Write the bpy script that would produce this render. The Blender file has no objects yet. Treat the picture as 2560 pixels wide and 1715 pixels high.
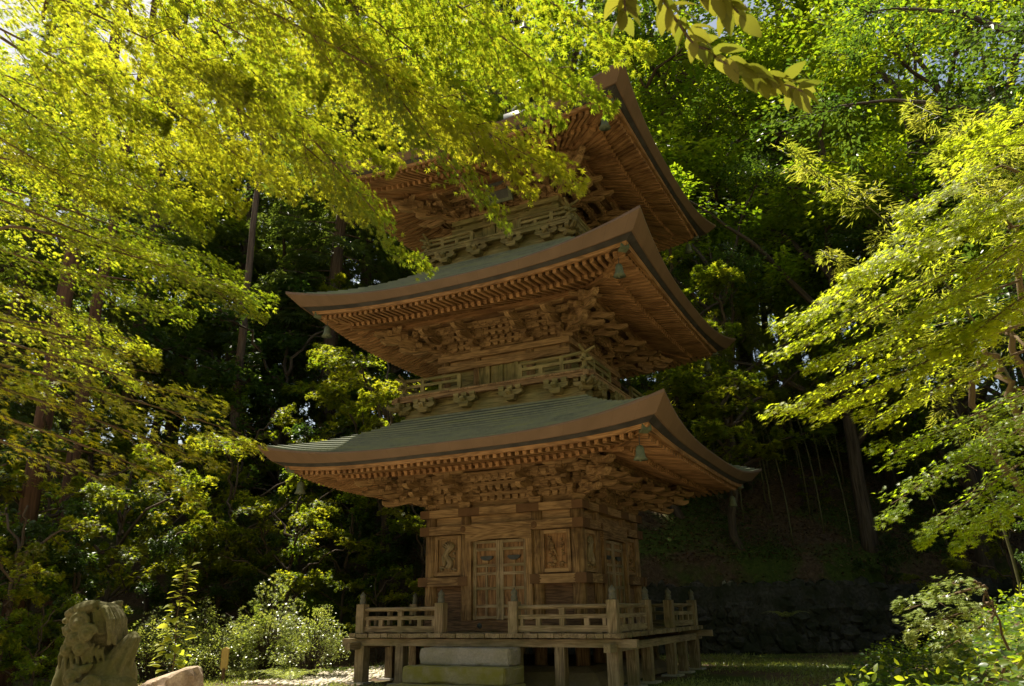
import bpy, bmesh, math, random
import numpy as np
from mathutils import Matrix, Vector, noise as mnoise
SC = bpy.context.scene
COL = SC.collection
R = math.radians
# ------------------------------------------------------------------ camera
cam_d = bpy.data.cameras.new('camera')
cam = bpy.data.objects.new('camera', cam_d); COL.objects.link(cam)
_fw = Vector((-0.4237042, 0.84535255, 0.32535184)); _rt = Vector((0.89165274, 0.452488, -0.01449161)); _up = Vector((0.15946832, -0.2839607, 0.94548198))
CAM = Vector((6.85504912, -14.65825386, 1.23529937))
cam.matrix_world = Matrix(((_rt.x, _up.x, -_fw.x, CAM.x), (_rt.y, _up.y, -_fw.y, CAM.y), (_rt.z, _up.z, -_fw.z, CAM.z), (0, 0, 0, 1)))
cam_d.sensor_width = 36; cam_d.lens = 1930.1 * 36 / 2560
cam_d.clip_start = 0.05; cam_d.clip_end = 2000
cam_d.dof.use_dof = True; cam_d.dof.focus_distance = 14; cam_d.dof.aperture_fstop = 5.6
SC.camera = cam
# ------------------------------------------------------------------ light
SUN_EL, SUN_AZ = 67, -74            # azimuth measured from +Y towards +X
w = bpy.data.worlds.new('World'); SC.world = w; w.use_nodes = True
nt = w.node_tree; bg = nt.nodes['Background']
sky = nt.nodes.new('ShaderNodeTexSky'); sky.sky_type = 'NISHITA'; sky.sun_disc = False
sky.sun_elevation = R(SUN_EL); sky.sun_rotation = R(SUN_AZ); sky.air_density = 1.0; sky.dust_density = 2.5; sky.ozone_density = 0.6
tint = nt.nodes.new('ShaderNodeMix'); tint.data_type = 'RGBA'; tint.blend_type = 'MULTIPLY'; tint.inputs[0].default_value = 1.0
tint.inputs[7].default_value = (1.0, 0.92, 0.78, 1)      # warm white balance of the photograph
nt.links.new(sky.outputs[0], tint.inputs[6]); nt.links.new(tint.outputs[2], bg.inputs[0]); bg.inputs[1].default_value = 0.075
sd = bpy.data.lights.new('sun', 'SUN'); sd.energy = 5.0; sd.angle = R(0.53); sd.color = (1.0, 0.93, 0.78)
sun = bpy.data.objects.new('sun', sd); COL.objects.link(sun)
_sv = Vector((math.sin(R(SUN_AZ)) * math.cos(R(SUN_EL)), math.cos(R(SUN_AZ)) * math.cos(R(SUN_EL)), math.sin(R(SUN_EL))))
sun.rotation_euler = _sv.to_track_quat('Z', 'Y').to_euler(); sun.location = (-20, 20, 60)
SC.view_settings.view_transform = 'Standard'; SC.view_settings.look = 'None'
SC.view_settings.exposure = 1.38; SC.view_settings.gamma = 1
SC.render.engine = 'CYCLES'
cy = SC.cycles
cy.max_bounces = 8; cy.diffuse_bounces = 5; cy.glossy_bounces = 2; cy.transmission_bounces = 6; cy.transparent_max_bounces = 4
cy.use_denoising = True; cy.sample_clamp_indirect = 6; cy.caustics_reflective = False; cy.caustics_refractive = False

# ------------------------------------------------------------------ helpers
def tag(o, label=None, cat=None, group=None, kind=None):
    if label: o['label'] = label
    if cat: o['category'] = cat
    if group: o['group'] = group
    if kind: o['kind'] = kind
    return o
def thing(name, label, cat, loc=(0, 0, 0), rz=0.0, group=None):
    o = bpy.data.objects.new(name, None); COL.objects.link(o); o.location = loc; o.rotation_euler = (0, 0, rz)
    o.empty_display_size = 0.2
    return tag(o, label, cat, group)
_rg = random.Random(5)
class MB:
    """collects shapes; every vertex carries a grain coordinate (gc: along, across, across) and a per-piece random (rv)"""
    def __init__(s): s.V = []; s.F = []; s.G = []; s.RV = []; s.T = Matrix(); s.n = 0
    def add(s, vs, fs, gc, rv=None):
        T = s.T
        for v in vs: s.V.append(tuple(T @ Vector(v)))
        s.G.extend(gc)
        r = _rg.random() if rv is None else rv
        s.RV.extend([r] * len(vs))
        for f in fs: s.F.append(tuple(i + s.n for i in f))
        s.n += len(vs)
    def hexa(s, p, L, rv=None, axis=None):
        # p: eight points, bottom loop then top loop; L: local coords for grain
        o = (_rg.uniform(-50, 50), _rg.uniform(-50, 50), _rg.uniform(-50, 50))
        gc = [(l[0] + o[0], l[1] + o[1], l[2] + o[2]) for l in L]
        s.add(p, [(3, 2, 1, 0), (4, 5, 6, 7), (0, 1, 5, 4), (1, 2, 6, 5), (2, 3, 7, 6), (3, 0, 4, 7)], gc, rv)
    def box(s, c, d, rz=0.0, taper=0.0, rv=None, grain=None):
        hx, hy, hz = d[0] / 2, d[1] / 2, d[2] / 2
        t = 1 - taper
        q = [(-hx * t, -hy * t, -hz), (hx * t, -hy * t, -hz), (hx * t, hy * t, -hz), (-hx * t, hy * t, -hz), (-hx, -hy, hz), (hx, -hy, hz), (hx, hy, hz), (-hx, hy, hz)]
        a = grain if grain is not None else max(range(3), key=lambda i: d[i])
        L = [(v[a], v[(a + 1) % 3], v[(a + 2) % 3]) for v in q]
        cs, sn = math.cos(rz), math.sin(rz)
        s.hexa([(c[0] + v[0] * cs - v[1] * sn, c[1] + v[0] * sn + v[1] * cs, c[2] + v[2]) for v in q], L, rv)
    def beam(s, a, b, w, h, up=(0, 0, 1), rv=None, w2=None, h2=None):
        a, b = Vector(a), Vector(b); d = (b - a); ln = d.length; d.normalize()
        x = d.cross(Vector(up)); x.normalize(); z = x.cross(d)
        P = []; L = []
        for e, k, ww, hh in ((a, 0, w, h), (b, ln, w2 or w, h2 or h)):
            for i, j in ((-1, -1), (1, -1), (1, 1), (-1, 1)):
                P.append(tuple(e + x * (i * ww / 2) + z * (j * hh / 2))); L.append((k, i * ww / 2, j * hh / 2))
        s.hexa(P, L, rv)
    def prism(s, prof, o, u, v, n, th, rv=None):
        # profile in (u, v) plane at o, extruded +-th/2 along n
        o, u, v, n = Vector(o), Vector(u), Vector(v), Vector(n); k = len(prof)
        P = [tuple(o + u * a + v * b - n * th / 2) for a, b in prof] + [tuple(o + u * a + v * b + n * th / 2) for a, b in prof]
        of = (_rg.uniform(-50, 50), _rg.uniform(-50, 50))
        G = [(a + of[0], b + of[1], 0) for a, b in prof] + [(a + of[0], b + of[1], th) for a, b in prof]
        F = [tuple(range(k))[::-1], tuple(range(k, 2 * k))] + [(i, (i + 1) % k, (i + 1) % k + k, i + k) for i in range(k)]
        s.add(P, F, G, rv)
    def tube(s, pts, rad, n=8, rv=None, cap=True):
        pts = [Vector(p) for p in pts]; m = len(pts)
        if not hasattr(rad, '__len__'): rad = [rad] * m
        P = []; G = []; ln = 0; of = _rg.uniform(-50, 50)
        t = (pts[1] - pts[0]).normalized(); x = t.orthogonal().normalized()
        for i, p in enumerate(pts):
            t = (pts[min(i + 1, m - 1)] - pts[max(i - 1, 0)])
            if t.length < 1e-9: t = Vector((0, 0, 1))
            t.normalize(); x = (x - t * x.dot(t)).normalized(); y = t.cross(x)
            if i: ln += (p - pts[i - 1]).length
            for j in range(n):
                a = 2 * math.pi * j / n
                P.append(tuple(p + (x * math.cos(a) + y * math.sin(a)) * rad[i])); G.append((ln + of, math.cos(a) * rad[i] + of, math.sin(a) * rad[i]))
        F = [(i * n + j, i * n + (j + 1) % n, (i + 1) * n + (j + 1) % n, (i + 1) * n + j) for i in range(m - 1) for j in range(n)]
        if cap: F += [tuple(range(n))[::-1], tuple(range((m - 1) * n, m * n))]
        s.add(P, F, G, rv)
    def lathe(s, prof, c, n=14, rv=None):
        s.tube([(c[0], c[1], c[2] + z) for r, z in prof], [max(r, 1e-4) for r, z in prof], n, rv)
    def cyl(s, c, r, z0, z1, n=14, rv=None): s.lathe([(r, z0), (r, z1)], (c[0], c[1], 0), n, rv)
    def ball(s, c, r, sc=(1, 1, 1), n=8, rv=None):
        P = []; G = []; F = []; m = n
        for i in range(m + 1):
            th = math.pi * i / m
            for j in range(2 * n):
                a = math.pi * j / n
                v = (r * sc[0] * math.sin(th) * math.cos(a), r * sc[1] * math.sin(th) * math.sin(a), r * sc[2] * math.cos(th))
                P.append((c[0] + v[0], c[1] + v[1], c[2] + v[2])); G.append(v)
        for i in range(m):
            for j in range(2 * n):
                q = (j + 1) % (2 * n)
                F.append((i * 2 * n + j, (i + 1) * 2 * n + j, (i + 1) * 2 * n + q, i * 2 * n + q))
        s.add(P, F, G, rv)
    def grid(s, P, G, nu, nv, rv=0.5, flip=False):
        F = []
        for i in range(nu - 1):
            for j in range(nv - 1):
                q = (i * nv + j, (i + 1) * nv + j, (i + 1) * nv + j + 1, i * nv + j + 1)
                F.append(q[::-1] if flip else q)
        s.add(P, F, G, rv)
    def build(s, name, mat, parent=None, smooth=False, loc=None):
        me = bpy.data.meshes.new(name); me.from_pydata(s.V, [], s.F)
        a = me.attributes.new('gc', 'FLOAT_VECTOR', 'POINT'); a.data.foreach_set('vector', np.array(s.G, dtype=np.float32).ravel())
        a = me.attributes.new('rv', 'FLOAT', 'POINT'); a.data.foreach_set('value', np.array(s.RV, dtype=np.float32))
        if smooth: me.polygons.foreach_set('use_smooth', [True] * len(me.polygons))
        me.materials.append(mat)
        o = bpy.data.objects.new(name, me); COL.objects.link(o)
        if parent: o.parent = parent
        if loc: o.location = loc
        return o
def copy_tree(o, parent=None):
    c = o.copy(); COL.objects.link(c)
    if parent: c.parent = parent
    for ch in list(o.children): copy_tree(ch, c)
    return c

# ------------------------------------------------------------------ materials
def newmat(name):
    m = bpy.data.materials.new(name); m.use_nodes = True; t = m.node_tree
    return m, t, t.nodes['Principled BSDF']
def N(t, typ, **kw):
    n = t.nodes.new(typ)
    for k, v in kw.items(): setattr(n, k, v)
    return n
def ramp(t, fac, stops):
    r = N(t, 'ShaderNodeValToRGB'); e = r.color_ramp.elements
    e[0].position, e[0].color = stops[0][0], (*stops[0][1], 1); e[1].position, e[1].color = stops[-1][0], (*stops[-1][1], 1)
    for p, c in stops[1:-1]:
        q = e.new(p); q.color = (*c, 1)
    t.links.new(fac, r.inputs[0]); return r.outputs[0]
def mixc(t, fac, a, b, mode='MIX'):
    m = N(t, 'ShaderNodeMix', data_type='RGBA', blend_type=mode)
    for s_, v in ((m.inputs[0], fac), (m.inputs[6], a), (m.inputs[7], b)):
        if hasattr(v, 'links'): t.links.new(v, s_)
        elif isinstance(v, (int, float)): s_.default_value = v
        else: s_.default_value = (*v, 1)
    return m.outputs[2]
def noise(t, vec, scale, detail=4, rough=0.55, dist=0.0):
    n = N(t, 'ShaderNodeTexNoise'); n.inputs['Scale'].default_value = scale; n.inputs['Detail'].default_value = detail
    n.inputs['Roughness'].default_value = rough; n.inputs['Distortion'].default_value = dist
    if vec is not None: t.links.new(vec, n.inputs['Vector'])
    return n.outputs[0]
def attr(t, name):
    a = N(t, 'ShaderNodeAttribute'); a.attribute_name = name; return a
def mapping(t, vec, sc):
    m = N(t, 'ShaderNodeMapping'); m.inputs['Scale'].default_value = sc; t.links.new(vec, m.inputs[0]); return m.outputs[0]
def bump(t, h, b, strength=0.4, dist=0.02):
    n = N(t, 'ShaderNodeBump'); n.inputs['Strength'].default_value = strength; n.inputs['Distance'].default_value = dist
    t.links.new(h, n.inputs['Height']); t.links.new(n.outputs[0], b.inputs['Normal'])
def wood(name, dark, mid, light, tint=None, tint_amt=0.0, rough=0.75):
    m, t, b = newmat(name); g = attr(t, 'gc').outputs['Vector']; rv = attr(t, 'rv').outputs['Fac']
    big = noise(t, mapping(t, g, (0.5, 5, 5)), 1.0, 3, 0.5, 0.6)
    mul = N(t, 'ShaderNodeMath', operation='MULTIPLY'); mul.inputs[1].default_value = 11.0; t.links.new(big, mul.inputs[0])
    fr = N(t, 'ShaderNodeMath', operation='PINGPONG'); fr.inputs[1].default_value = 0.5; t.links.new(mul.outputs[0], fr.inputs[0])
    fine = noise(t, mapping(t, g, (2.2, 60, 60)), 1.0, 4, 0.65)
    a1 = N(t, 'ShaderNodeMath', operation='MULTIPLY_ADD'); a1.inputs[1].default_value = 0.75; t.links.new(fr.outputs[0], a1.inputs[0]); t.links.new(fine, a1.inputs[2])
    a2 = N(t, 'ShaderNodeMath', operation='MULTIPLY_ADD'); a2.inputs[1].default_value = 0.28; t.links.new(rv, a2.inputs[0]); t.links.new(a1.outputs[0], a2.inputs[2])
    c = ramp(t, a2.outputs[0], [(0.38, dark), (0.68, mid), (1.05 if False else 1.0, light)])
    # weather stains with a shape of their own
    geo = N(t, 'ShaderNodeTexCoord').outputs['Object']
    st = noise(t, mapping(t, geo, (1.3, 1.3, 2.6)), 1.6, 5, 0.6)
    c = mixc(t, ramp(t, st, [(0.48, (0, 0, 0)), (0.70, (0.6, 0.6, 0.6))]), c, dark)
    if tint: 
        s2 = noise(t, geo, 2.3, 4, 0.6)
        c = mixc(t, ramp(t, s2, [(0.42, (0, 0, 0)), (0.62, (tint_amt,) * 3)]), c, tint)
    t.links.new(c, b.inputs['Base Color']); b.inputs['Roughness'].default_value = rough; b.inputs['Specular IOR Level'].default_value = 0.25
    bump(t, a1.outputs[0], b, 0.5, 0.008)
    return m
def flat(name, a, b_, scale=6, rough=0.6, metal=0.0, bmp=0.2, coord='Object', detail=5):
    m, t, b = newmat(name); g = N(t, 'ShaderNodeTexCoord').outputs[coord]
    n = noise(t, g, scale, detail, 0.6)
    t.links.new(ramp(t, n, [(0.3, a), (0.7, b_)]), b.inputs['Base Color']); b.inputs['Roughness'].default_value = rough; b.inputs['Metallic'].default_value = metal
    b.inputs['Specular IOR Level'].default_value = 0.3
    if bmp: bump(t, noise(t, g, scale * 5, 4, 0.6), b, bmp, 0.02)
    return m
M = {}
M['wood'] = wood('warm_weathered_wood', (0.055, 0.030, 0.013), (0.175, 0.105, 0.044), (0.31, 0.20, 0.093))
M['wood_red'] = wood('reddish_eave_wood', (0.065, 0.030, 0.012), (0.195, 0.103, 0.039), (0.32, 0.178, 0.077))
M['door_panel'] = wood('door_panel_wood', (0.05, 0.022, 0.009), (0.18, 0.098, 0.041), (0.29, 0.165, 0.075))
M['wood_grey'] = wood('grey_weathered_wood', (0.085, 0.060, 0.036), (0.185, 0.132, 0.072), (0.32, 0.245, 0.15), (0.11, 0.105, 0.04), 0.45)
M['wood_olive'] = wood('mossy_balcony_wood', (0.045, 0.034, 0.013), (0.15, 0.118, 0.044), (0.27, 0.22, 0.09), (0.12, 0.12, 0.04), 0.6)
M['wood_dark'] = wood('dark_plank_wood', (0.03, 0.017, 0.009), (0.10, 0.055, 0.027), (0.19, 0.11, 0.055))
M['metal_brown'] = flat('brown_painted_metal', (0.085, 0.045, 0.018), (0.125, 0.068, 0.03), 4, 0.85)
M['verdigris'] = flat('verdigris_bronze', (0.06, 0.075, 0.045), (0.13, 0.155, 0.095), 14, 0.6)
M['cap_metal'] = flat('weathered_cap_metal', (0.07, 0.07, 0.05), (0.13, 0.125, 0.09), 14, 0.55)
M['black_iron'] = flat('dark_door_metal', (0.022, 0.026, 0.024), (0.05, 0.055, 0.048), 10, 0.5)
M['black_band'] = flat('black_eave_band', (0.018, 0.017, 0.016), (0.05, 0.046, 0.042), 5, 0.6)
def fascia_mat():
    m, t, b = newmat('brown_copper_fascia'); g = attr(t, 'gc').outputs['Vector']
    br = N(t, 'ShaderNodeTexBrick'); t.links.new(mapping(t, g, (1, 1, 1)), br.inputs['Vector'])
    br.inputs['Scale'].default_value = 1.0; br.inputs['Brick Width'].default_value = 0.42; br.inputs['Row Height'].default_value = 0.5
    br.inputs['Mortar Size'].default_value = 0.006; br.inputs['Color1'].default_value = (0.15, 0.096, 0.058, 1); br.inputs['Color2'].default_value = (0.132, 0.083, 0.05, 1); br.inputs['Mortar'].default_value = (0.115, 0.07, 0.042, 1)
    n = noise(t, g, 3.0, 5, 0.6)
    c = mixc(t, ramp(t, n, [(0.35, (0, 0, 0)), (0.7, (0.8, 0.8, 0.8))]), br.outputs[0], (0.10, 0.065, 0.035))
    t.links.new(c, b.inputs['Base Color']); b.inputs['Roughness'].default_value = 0.5; b.inputs['Specular IOR Level'].default_value = 0.3
    bump(t, noise(t, g, 40, 3, 0.6), b, 0.15, 0.01); return m
M['fascia'] = fascia_mat()
def roof_mat():
    m, t, b = newmat('grey_green_roof_courses'); g = attr(t, 'gc').outputs['Vector']
    n = noise(t, mapping(t, g, (0.6, 2, 1)), 2.0, 5, 0.6); n2 = noise(t, mapping(t, g, (3, 16, 1)), 2.0, 4, 0.7)
    c = ramp(t, n, [(0.3, (0.085, 0.10, 0.072)), (0.5, (0.15, 0.165, 0.105)), (0.7, (0.18, 0.195, 0.08))])
    c = mixc(t, ramp(t, n2, [(0.45, (0, 0, 0)), (0.75, (0.6, 0.6, 0.6))]), c, (0.22, 0.23, 0.14))
    sp = N(t, 'ShaderNodeSeparateXYZ'); t.links.new(g, sp.inputs[0])
    cs = N(t, 'ShaderNodeMath', operation='MULTIPLY'); cs.inputs[1].default_value = 14 / 2.2; t.links.new(sp.outputs[1], cs.inputs[0])
    fr = N(t, 'ShaderNodeMath', operation='FRACT'); t.links.new(cs.outputs[0], fr.inputs[0])
    c = mixc(t, ramp(t, fr.outputs[0], [(0.0, (0.9, 0.9, 0.9)), (0.28, (0.85, 0.85, 0.85)), (0.5, (0.0, 0.0, 0.0))]), c, (0.020, 0.022, 0.016))
    t.links.new(c, b.inputs['Base Color']); b.inputs['Roughness'].default_value = 0.65; b.inputs['Specular IOR Level'].default_value = 0.3
    bump(t, n2, b, 0.3, 0.01); return m
M['roof'] = roof_mat()
def stone(name, a, b_, moss=None, amt=0.6, sc=3.0):
    m, t, b = newmat(name); g = N(t, 'ShaderNodeTexCoord').outputs['Object']
    n = noise(t, g, sc * 9, 6, 0.7); c = ramp(t, n, [(0.3, a), (0.7, b_)])
    if moss:
        n2 = noise(t, g, sc, 5, 0.6)
        c = mixc(t, ramp(t, n2, [(0.38, (0, 0, 0)), (0.6, (amt,) * 3)]), c, moss)
    t.links.new(c, b.inputs['Base Color']); b.inputs['Roughness'].default_value = 0.9; b.inputs['Specular IOR Level'].default_value = 0.2
    bump(t, n, b, 0.5, 0.01); return m
M['granite'] = stone('pale_granite', (0.24, 0.22, 0.185), (0.36, 0.33, 0.28), (0.17, 0.16, 0.07), 0.35)
M['granite_moss'] = stone('moss_covered_granite', (0.20, 0.18, 0.10), (0.28, 0.26, 0.15), (0.19, 0.18, 0.035), 0.95)
M['statue'] = stone('mossy_statue_stone', (0.085, 0.075, 0.036), (0.19, 0.17, 0.09), (0.085, 0.082, 0.02), 0.75, 4)
M['rock'] = stone('tan_rock', (0.25, 0.18, 0.12), (0.52, 0.42, 0.31), (0.16, 0.10, 0.06), 0.6, 4)
M['wallstone'] = stone('dark_wall_stone', (0.02, 0.018, 0.015), (0.10, 0.094, 0.082), (0.018, 0.024, 0.008), 0.8, 1.4)
M['plaster'] = stone('earthen_plaster', (0.17, 0.13, 0.075), (0.24, 0.19, 0.115), (0.12, 0.10, 0.05), 0.5)
def bark(name, a, b_, sc=1.0):
    m, t, b = newmat(name); g = attr(t, 'gc').outputs['Vector']
    n = noise(t, mapping(t, g, (0.8 * sc, 14 * sc, 14 * sc)), 1.5, 5, 0.65, 0.4)
    t.links.new(ramp(t, n, [(0.35, a), (0.68, b_)]), b.inputs['Base Color']); b.inputs['Roughness'].default_value = 0.9; b.inputs['Specular IOR Level'].default_value = 0.15
    bump(t, n, b, 0.8, 0.03); return m
M['bark'] = bark('grey_brown_bark', (0.035, 0.026, 0.018), (0.13, 0.10, 0.07))
M['bark_maple'] = bark('smooth_maple_bark', (0.075, 0.05, 0.028), (0.17, 0.12, 0.07), 0.5)
M['bark_cedar'] = bark('cedar_bark', (0.07, 0.045, 0.032), (0.17, 0.125, 0.095))
M['bark_red'] = bark('reddish_cedar_bark', (0.05, 0.028, 0.018), (0.14, 0.078, 0.048))
M['culm'] = flat('bamboo_culm', (0.06, 0.06, 0.02), (0.12, 0.11, 0.04), 3, 0.5)
def leafmat(name, d1, d2, t1, t2, fac=0.55, spec=0.35, rough=0.42):
    m = bpy.data.materials.new(name); m.use_nodes = True; t = m.node_tree; b = t.nodes['Principled BSDF']; out = t.nodes['Material Output']
    rv = attr(t, 'rv').outputs['Fac']
    t.links.new(ramp(t, rv, [(0.0, d1), (1.0, d2)]), b.inputs['Base Color']); b.inputs['Roughness'].default_value = rough; b.inputs['Specular IOR Level'].default_value = spec
    tr = N(t, 'ShaderNodeBsdfTranslucent'); t.links.new(ramp(t, rv, [(0.0, t1), (1.0, t2)]), tr.inputs[0])
    mx = N(t, 'ShaderNodeMixShader'); mx.inputs[0].default_value = fac
    t.links.new(b.outputs[0], mx.inputs[1]); t.links.new(tr.outputs[0], mx.inputs[2]); t.links.new(mx.outputs[0], out.inputs[0])
    return m
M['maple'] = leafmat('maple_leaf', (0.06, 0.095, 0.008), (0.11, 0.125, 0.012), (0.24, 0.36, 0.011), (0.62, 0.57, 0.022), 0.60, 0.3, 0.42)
M['maple_lit'] = leafmat('young_lit_maple_leaf', (0.10, 0.145, 0.008), (0.17, 0.185, 0.014), (0.36, 0.52, 0.010), (0.70, 0.74, 0.028), 0.62, 0.35, 0.4)  # yellower young leaf, also brightened so sun glow sits in the colour
M['soffit'] = flat('shade_tone_soffit', (0.050, 0.026, 0.012), (0.085, 0.045, 0.02), 3, 0.8)  # darker than the rafters so the gaps between them look shaded
M['broad'] = leafmat('broad_leaf', (0.045, 0.09, 0.008), (0.10, 0.14, 0.012), (0.22, 0.38, 0.008), (0.52, 0.56, 0.018))
M['dark_leaf'] = leafmat('evergreen_leaf', (0.03, 0.065, 0.014), (0.06, 0.10, 0.02), (0.08, 0.17, 0.012), (0.16, 0.24, 0.02), 0.4, 0.5, 0.35)
M['cedar'] = leafmat('cedar_needle', (0.04, 0.07, 0.018), (0.09, 0.12, 0.035), (0.15, 0.24, 0.018), (0.28, 0.34, 0.04), 0.45, 0.3, 0.5)
M['bamboo'] = leafmat('bamboo_leaf', (0.09, 0.13, 0.015), (0.16, 0.18, 0.03), (0.35, 0.42, 0.02), (0.55, 0.52, 0.06))
M['yellow_leaf'] = leafmat('yellow_green_leaf', (0.14, 0.20, 0.015), (0.22, 0.24, 0.03), (0.42, 0.52, 0.02), (0.6, 0.58, 0.05), 0.5)
M['cherry'] = leafmat('cherry_leaf', (0.10, 0.12, 0.022), (0.16, 0.155, 0.03), (0.14, 0.17, 0.012), (0.25, 0.24, 0.02), 0.5)
M['shrub'] = leafmat('shrub_leaf', (0.14, 0.19, 0.04), (0.27, 0.30, 0.10), (0.30, 0.40, 0.03), (0.50, 0.52, 0.08), 0.4, 0.6, 0.3)
M['litter'] = leafmat('dry_leaf', (0.05, 0.026, 0.012), (0.19, 0.115, 0.06), (0.06, 0.03, 0.01), (0.16, 0.09, 0.04), 0.2, 0.3, 0.5)
# ================================================================== PAGODA
ROT = [Matrix.Rotation(k * math.pi / 2, 4, 'Z') for k in range(4)]
pagoda = thing('pagoda', 'weathered three storey wooden pagoda with curved eaves and a railed veranda', 'pagoda')
def sides(fn, ks=range(4)):
    mb = MB()
    for k in ks:
        mb.T = ROT[k]; fn(mb, k)
    return mb

# ---- foundation and veranda
def f(mb, k):
    prof = [(2.02, 0.0), (1.98, 0.10), (1.86, 0.22), (1.66, 0.30)]
    nu = 9; P = []; G = []
    for r, z in prof:
        for j in range(nu):
            q = -1 + 2 * j / (nu - 1); rr = r
            P.append((q * rr, -rr, z)); G.append((q * rr, z, r))
    mb.grid(P, G, len(prof), nu, flip=True)
mb = sides(f); mb.T = Matrix(); mb.box((0, 0, 0.29), (3.30, 3.30, 0.02)); mb.build('foundation_mound', M['plaster'], pagoda, smooth=False)
def f(mb, k):
    n = 37; w_ = 5.2 / n
    for i in range(n):                     # boards run out to the edge, mitred at the corners
        x0 = -2.6 + i * w_; xm = x0 + w_ / 2
        yi = -max(abs(xm), 1.62); e = _rg.uniform(-0.02, 0.012); t = _rg.uniform(-0.005, 0.004)
        mb.box((xm, (-2.6 + e + yi) / 2, 0.815 + t), (w_ - 0.007, abs(-2.6 + e - yi), 0.068), grain=1)
sides(f).build('veranda_deck', M['wood_grey'], pagoda)
for k in range(4):
    mb = MB(); mb.T = ROT[k]; sh = 0.06 if k % 2 else 0.0
    mb.beam((-2.82, -2.45, 0.70 - sh), (2.82, -2.45, 0.70 - sh), 0.11, 0.12)
    mb.build('veranda_beam', M['wood_grey'], pagoda)
for k in range(4):
    for x in (-2.42, -1.56, -0.76, 0.72, 1.52):
        mb = MB(); mb.T = ROT[k]
        wd = 0.19 if x == -2.42 else 0.165
        mb.box((x, -2.42, 0.30), (wd, wd, 0.68)); p = mb.build('veranda_post', M['wood_grey'], pagoda)
        mb = MB(); mb.T = ROT[k]; mb.box((x, -2.42, -0.02), (0.34, 0.34, 0.10), taper=-0.15); mb.build('base_stone', M['granite'], p)
    for x in (-1.5, 1.5):                  # joists crossing below the deck
        mb = MB(); mb.T = ROT[k]; mb.beam((x, -2.38, 0.70), (x, -1.66, 0.70), 0.09, 0.10); mb.build('deck_joist', M['wood_dark'], pagoda)
def finial(mb, x, y, z0):
    mb.lathe([(0.062, 0), (0.066, 0.02), (0.055, 0.03), (0.06, 0.05), (0.06, 0.085), (0.045, 0.10), (0.058, 0.125), (0.06, 0.15), (0.045, 0.175), (0.02, 0.20), (0.006, 0.225)], (x, y, z0), 12)
for k in range(4):
    for x in (-2.44, -0.74, 0.70):
        mb = MB(); mb.T = ROT[k]; mb.box((x, -2.44, 1.10), (0.165, 0.165, 0.50)); p = mb.build('railing_post', M['wood_grey'], pagoda)
        mb = MB(); mb.T = ROT[k]; finial(mb, x, -2.44, 1.35); mb.build('post_finial', M['cap_metal'], p, smooth=True)
    for a, b in ((-2.36, -0.82), (0.78, 2.36)):
        mb = MB(); mb.T = ROT[k]; y = -2.44
        mb.tube([(a, y, 1.255), (b, y, 1.255)], 0.036, 8)
        mb.beam((a, y, 1.105), (b, y, 1.105), 0.062, 0.066)
        mb.beam((a, y, 0.918), (b, y, 0.918), 0.07, 0.10)
        c = (a + b) / 2; L = b - a
        mb.box((c, y, 1.02), (0.085, 0.07, 0.11)); mb.box((c, y, 1.18), (0.085, 0.07, 0.09)); mb.box((c, y, 1.225), (0.11, 0.09, 0.03))
        for q in (-0.27, 0.27): mb.box((c + q * L, y, 1.02), (0.085, 0.06, 0.11))
        for q in (-0.46, 0.46): mb.box((c + q * L, y, 1.02), (0.06, 0.06, 0.11))
        for q in (-0.4, 0.0, 0.4): mb.box((c + q * L, y, 0.859), (0.10, 0.05, 0.018))
        mb.build('veranda_railing', M['wood_grey'], pagoda)

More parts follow.
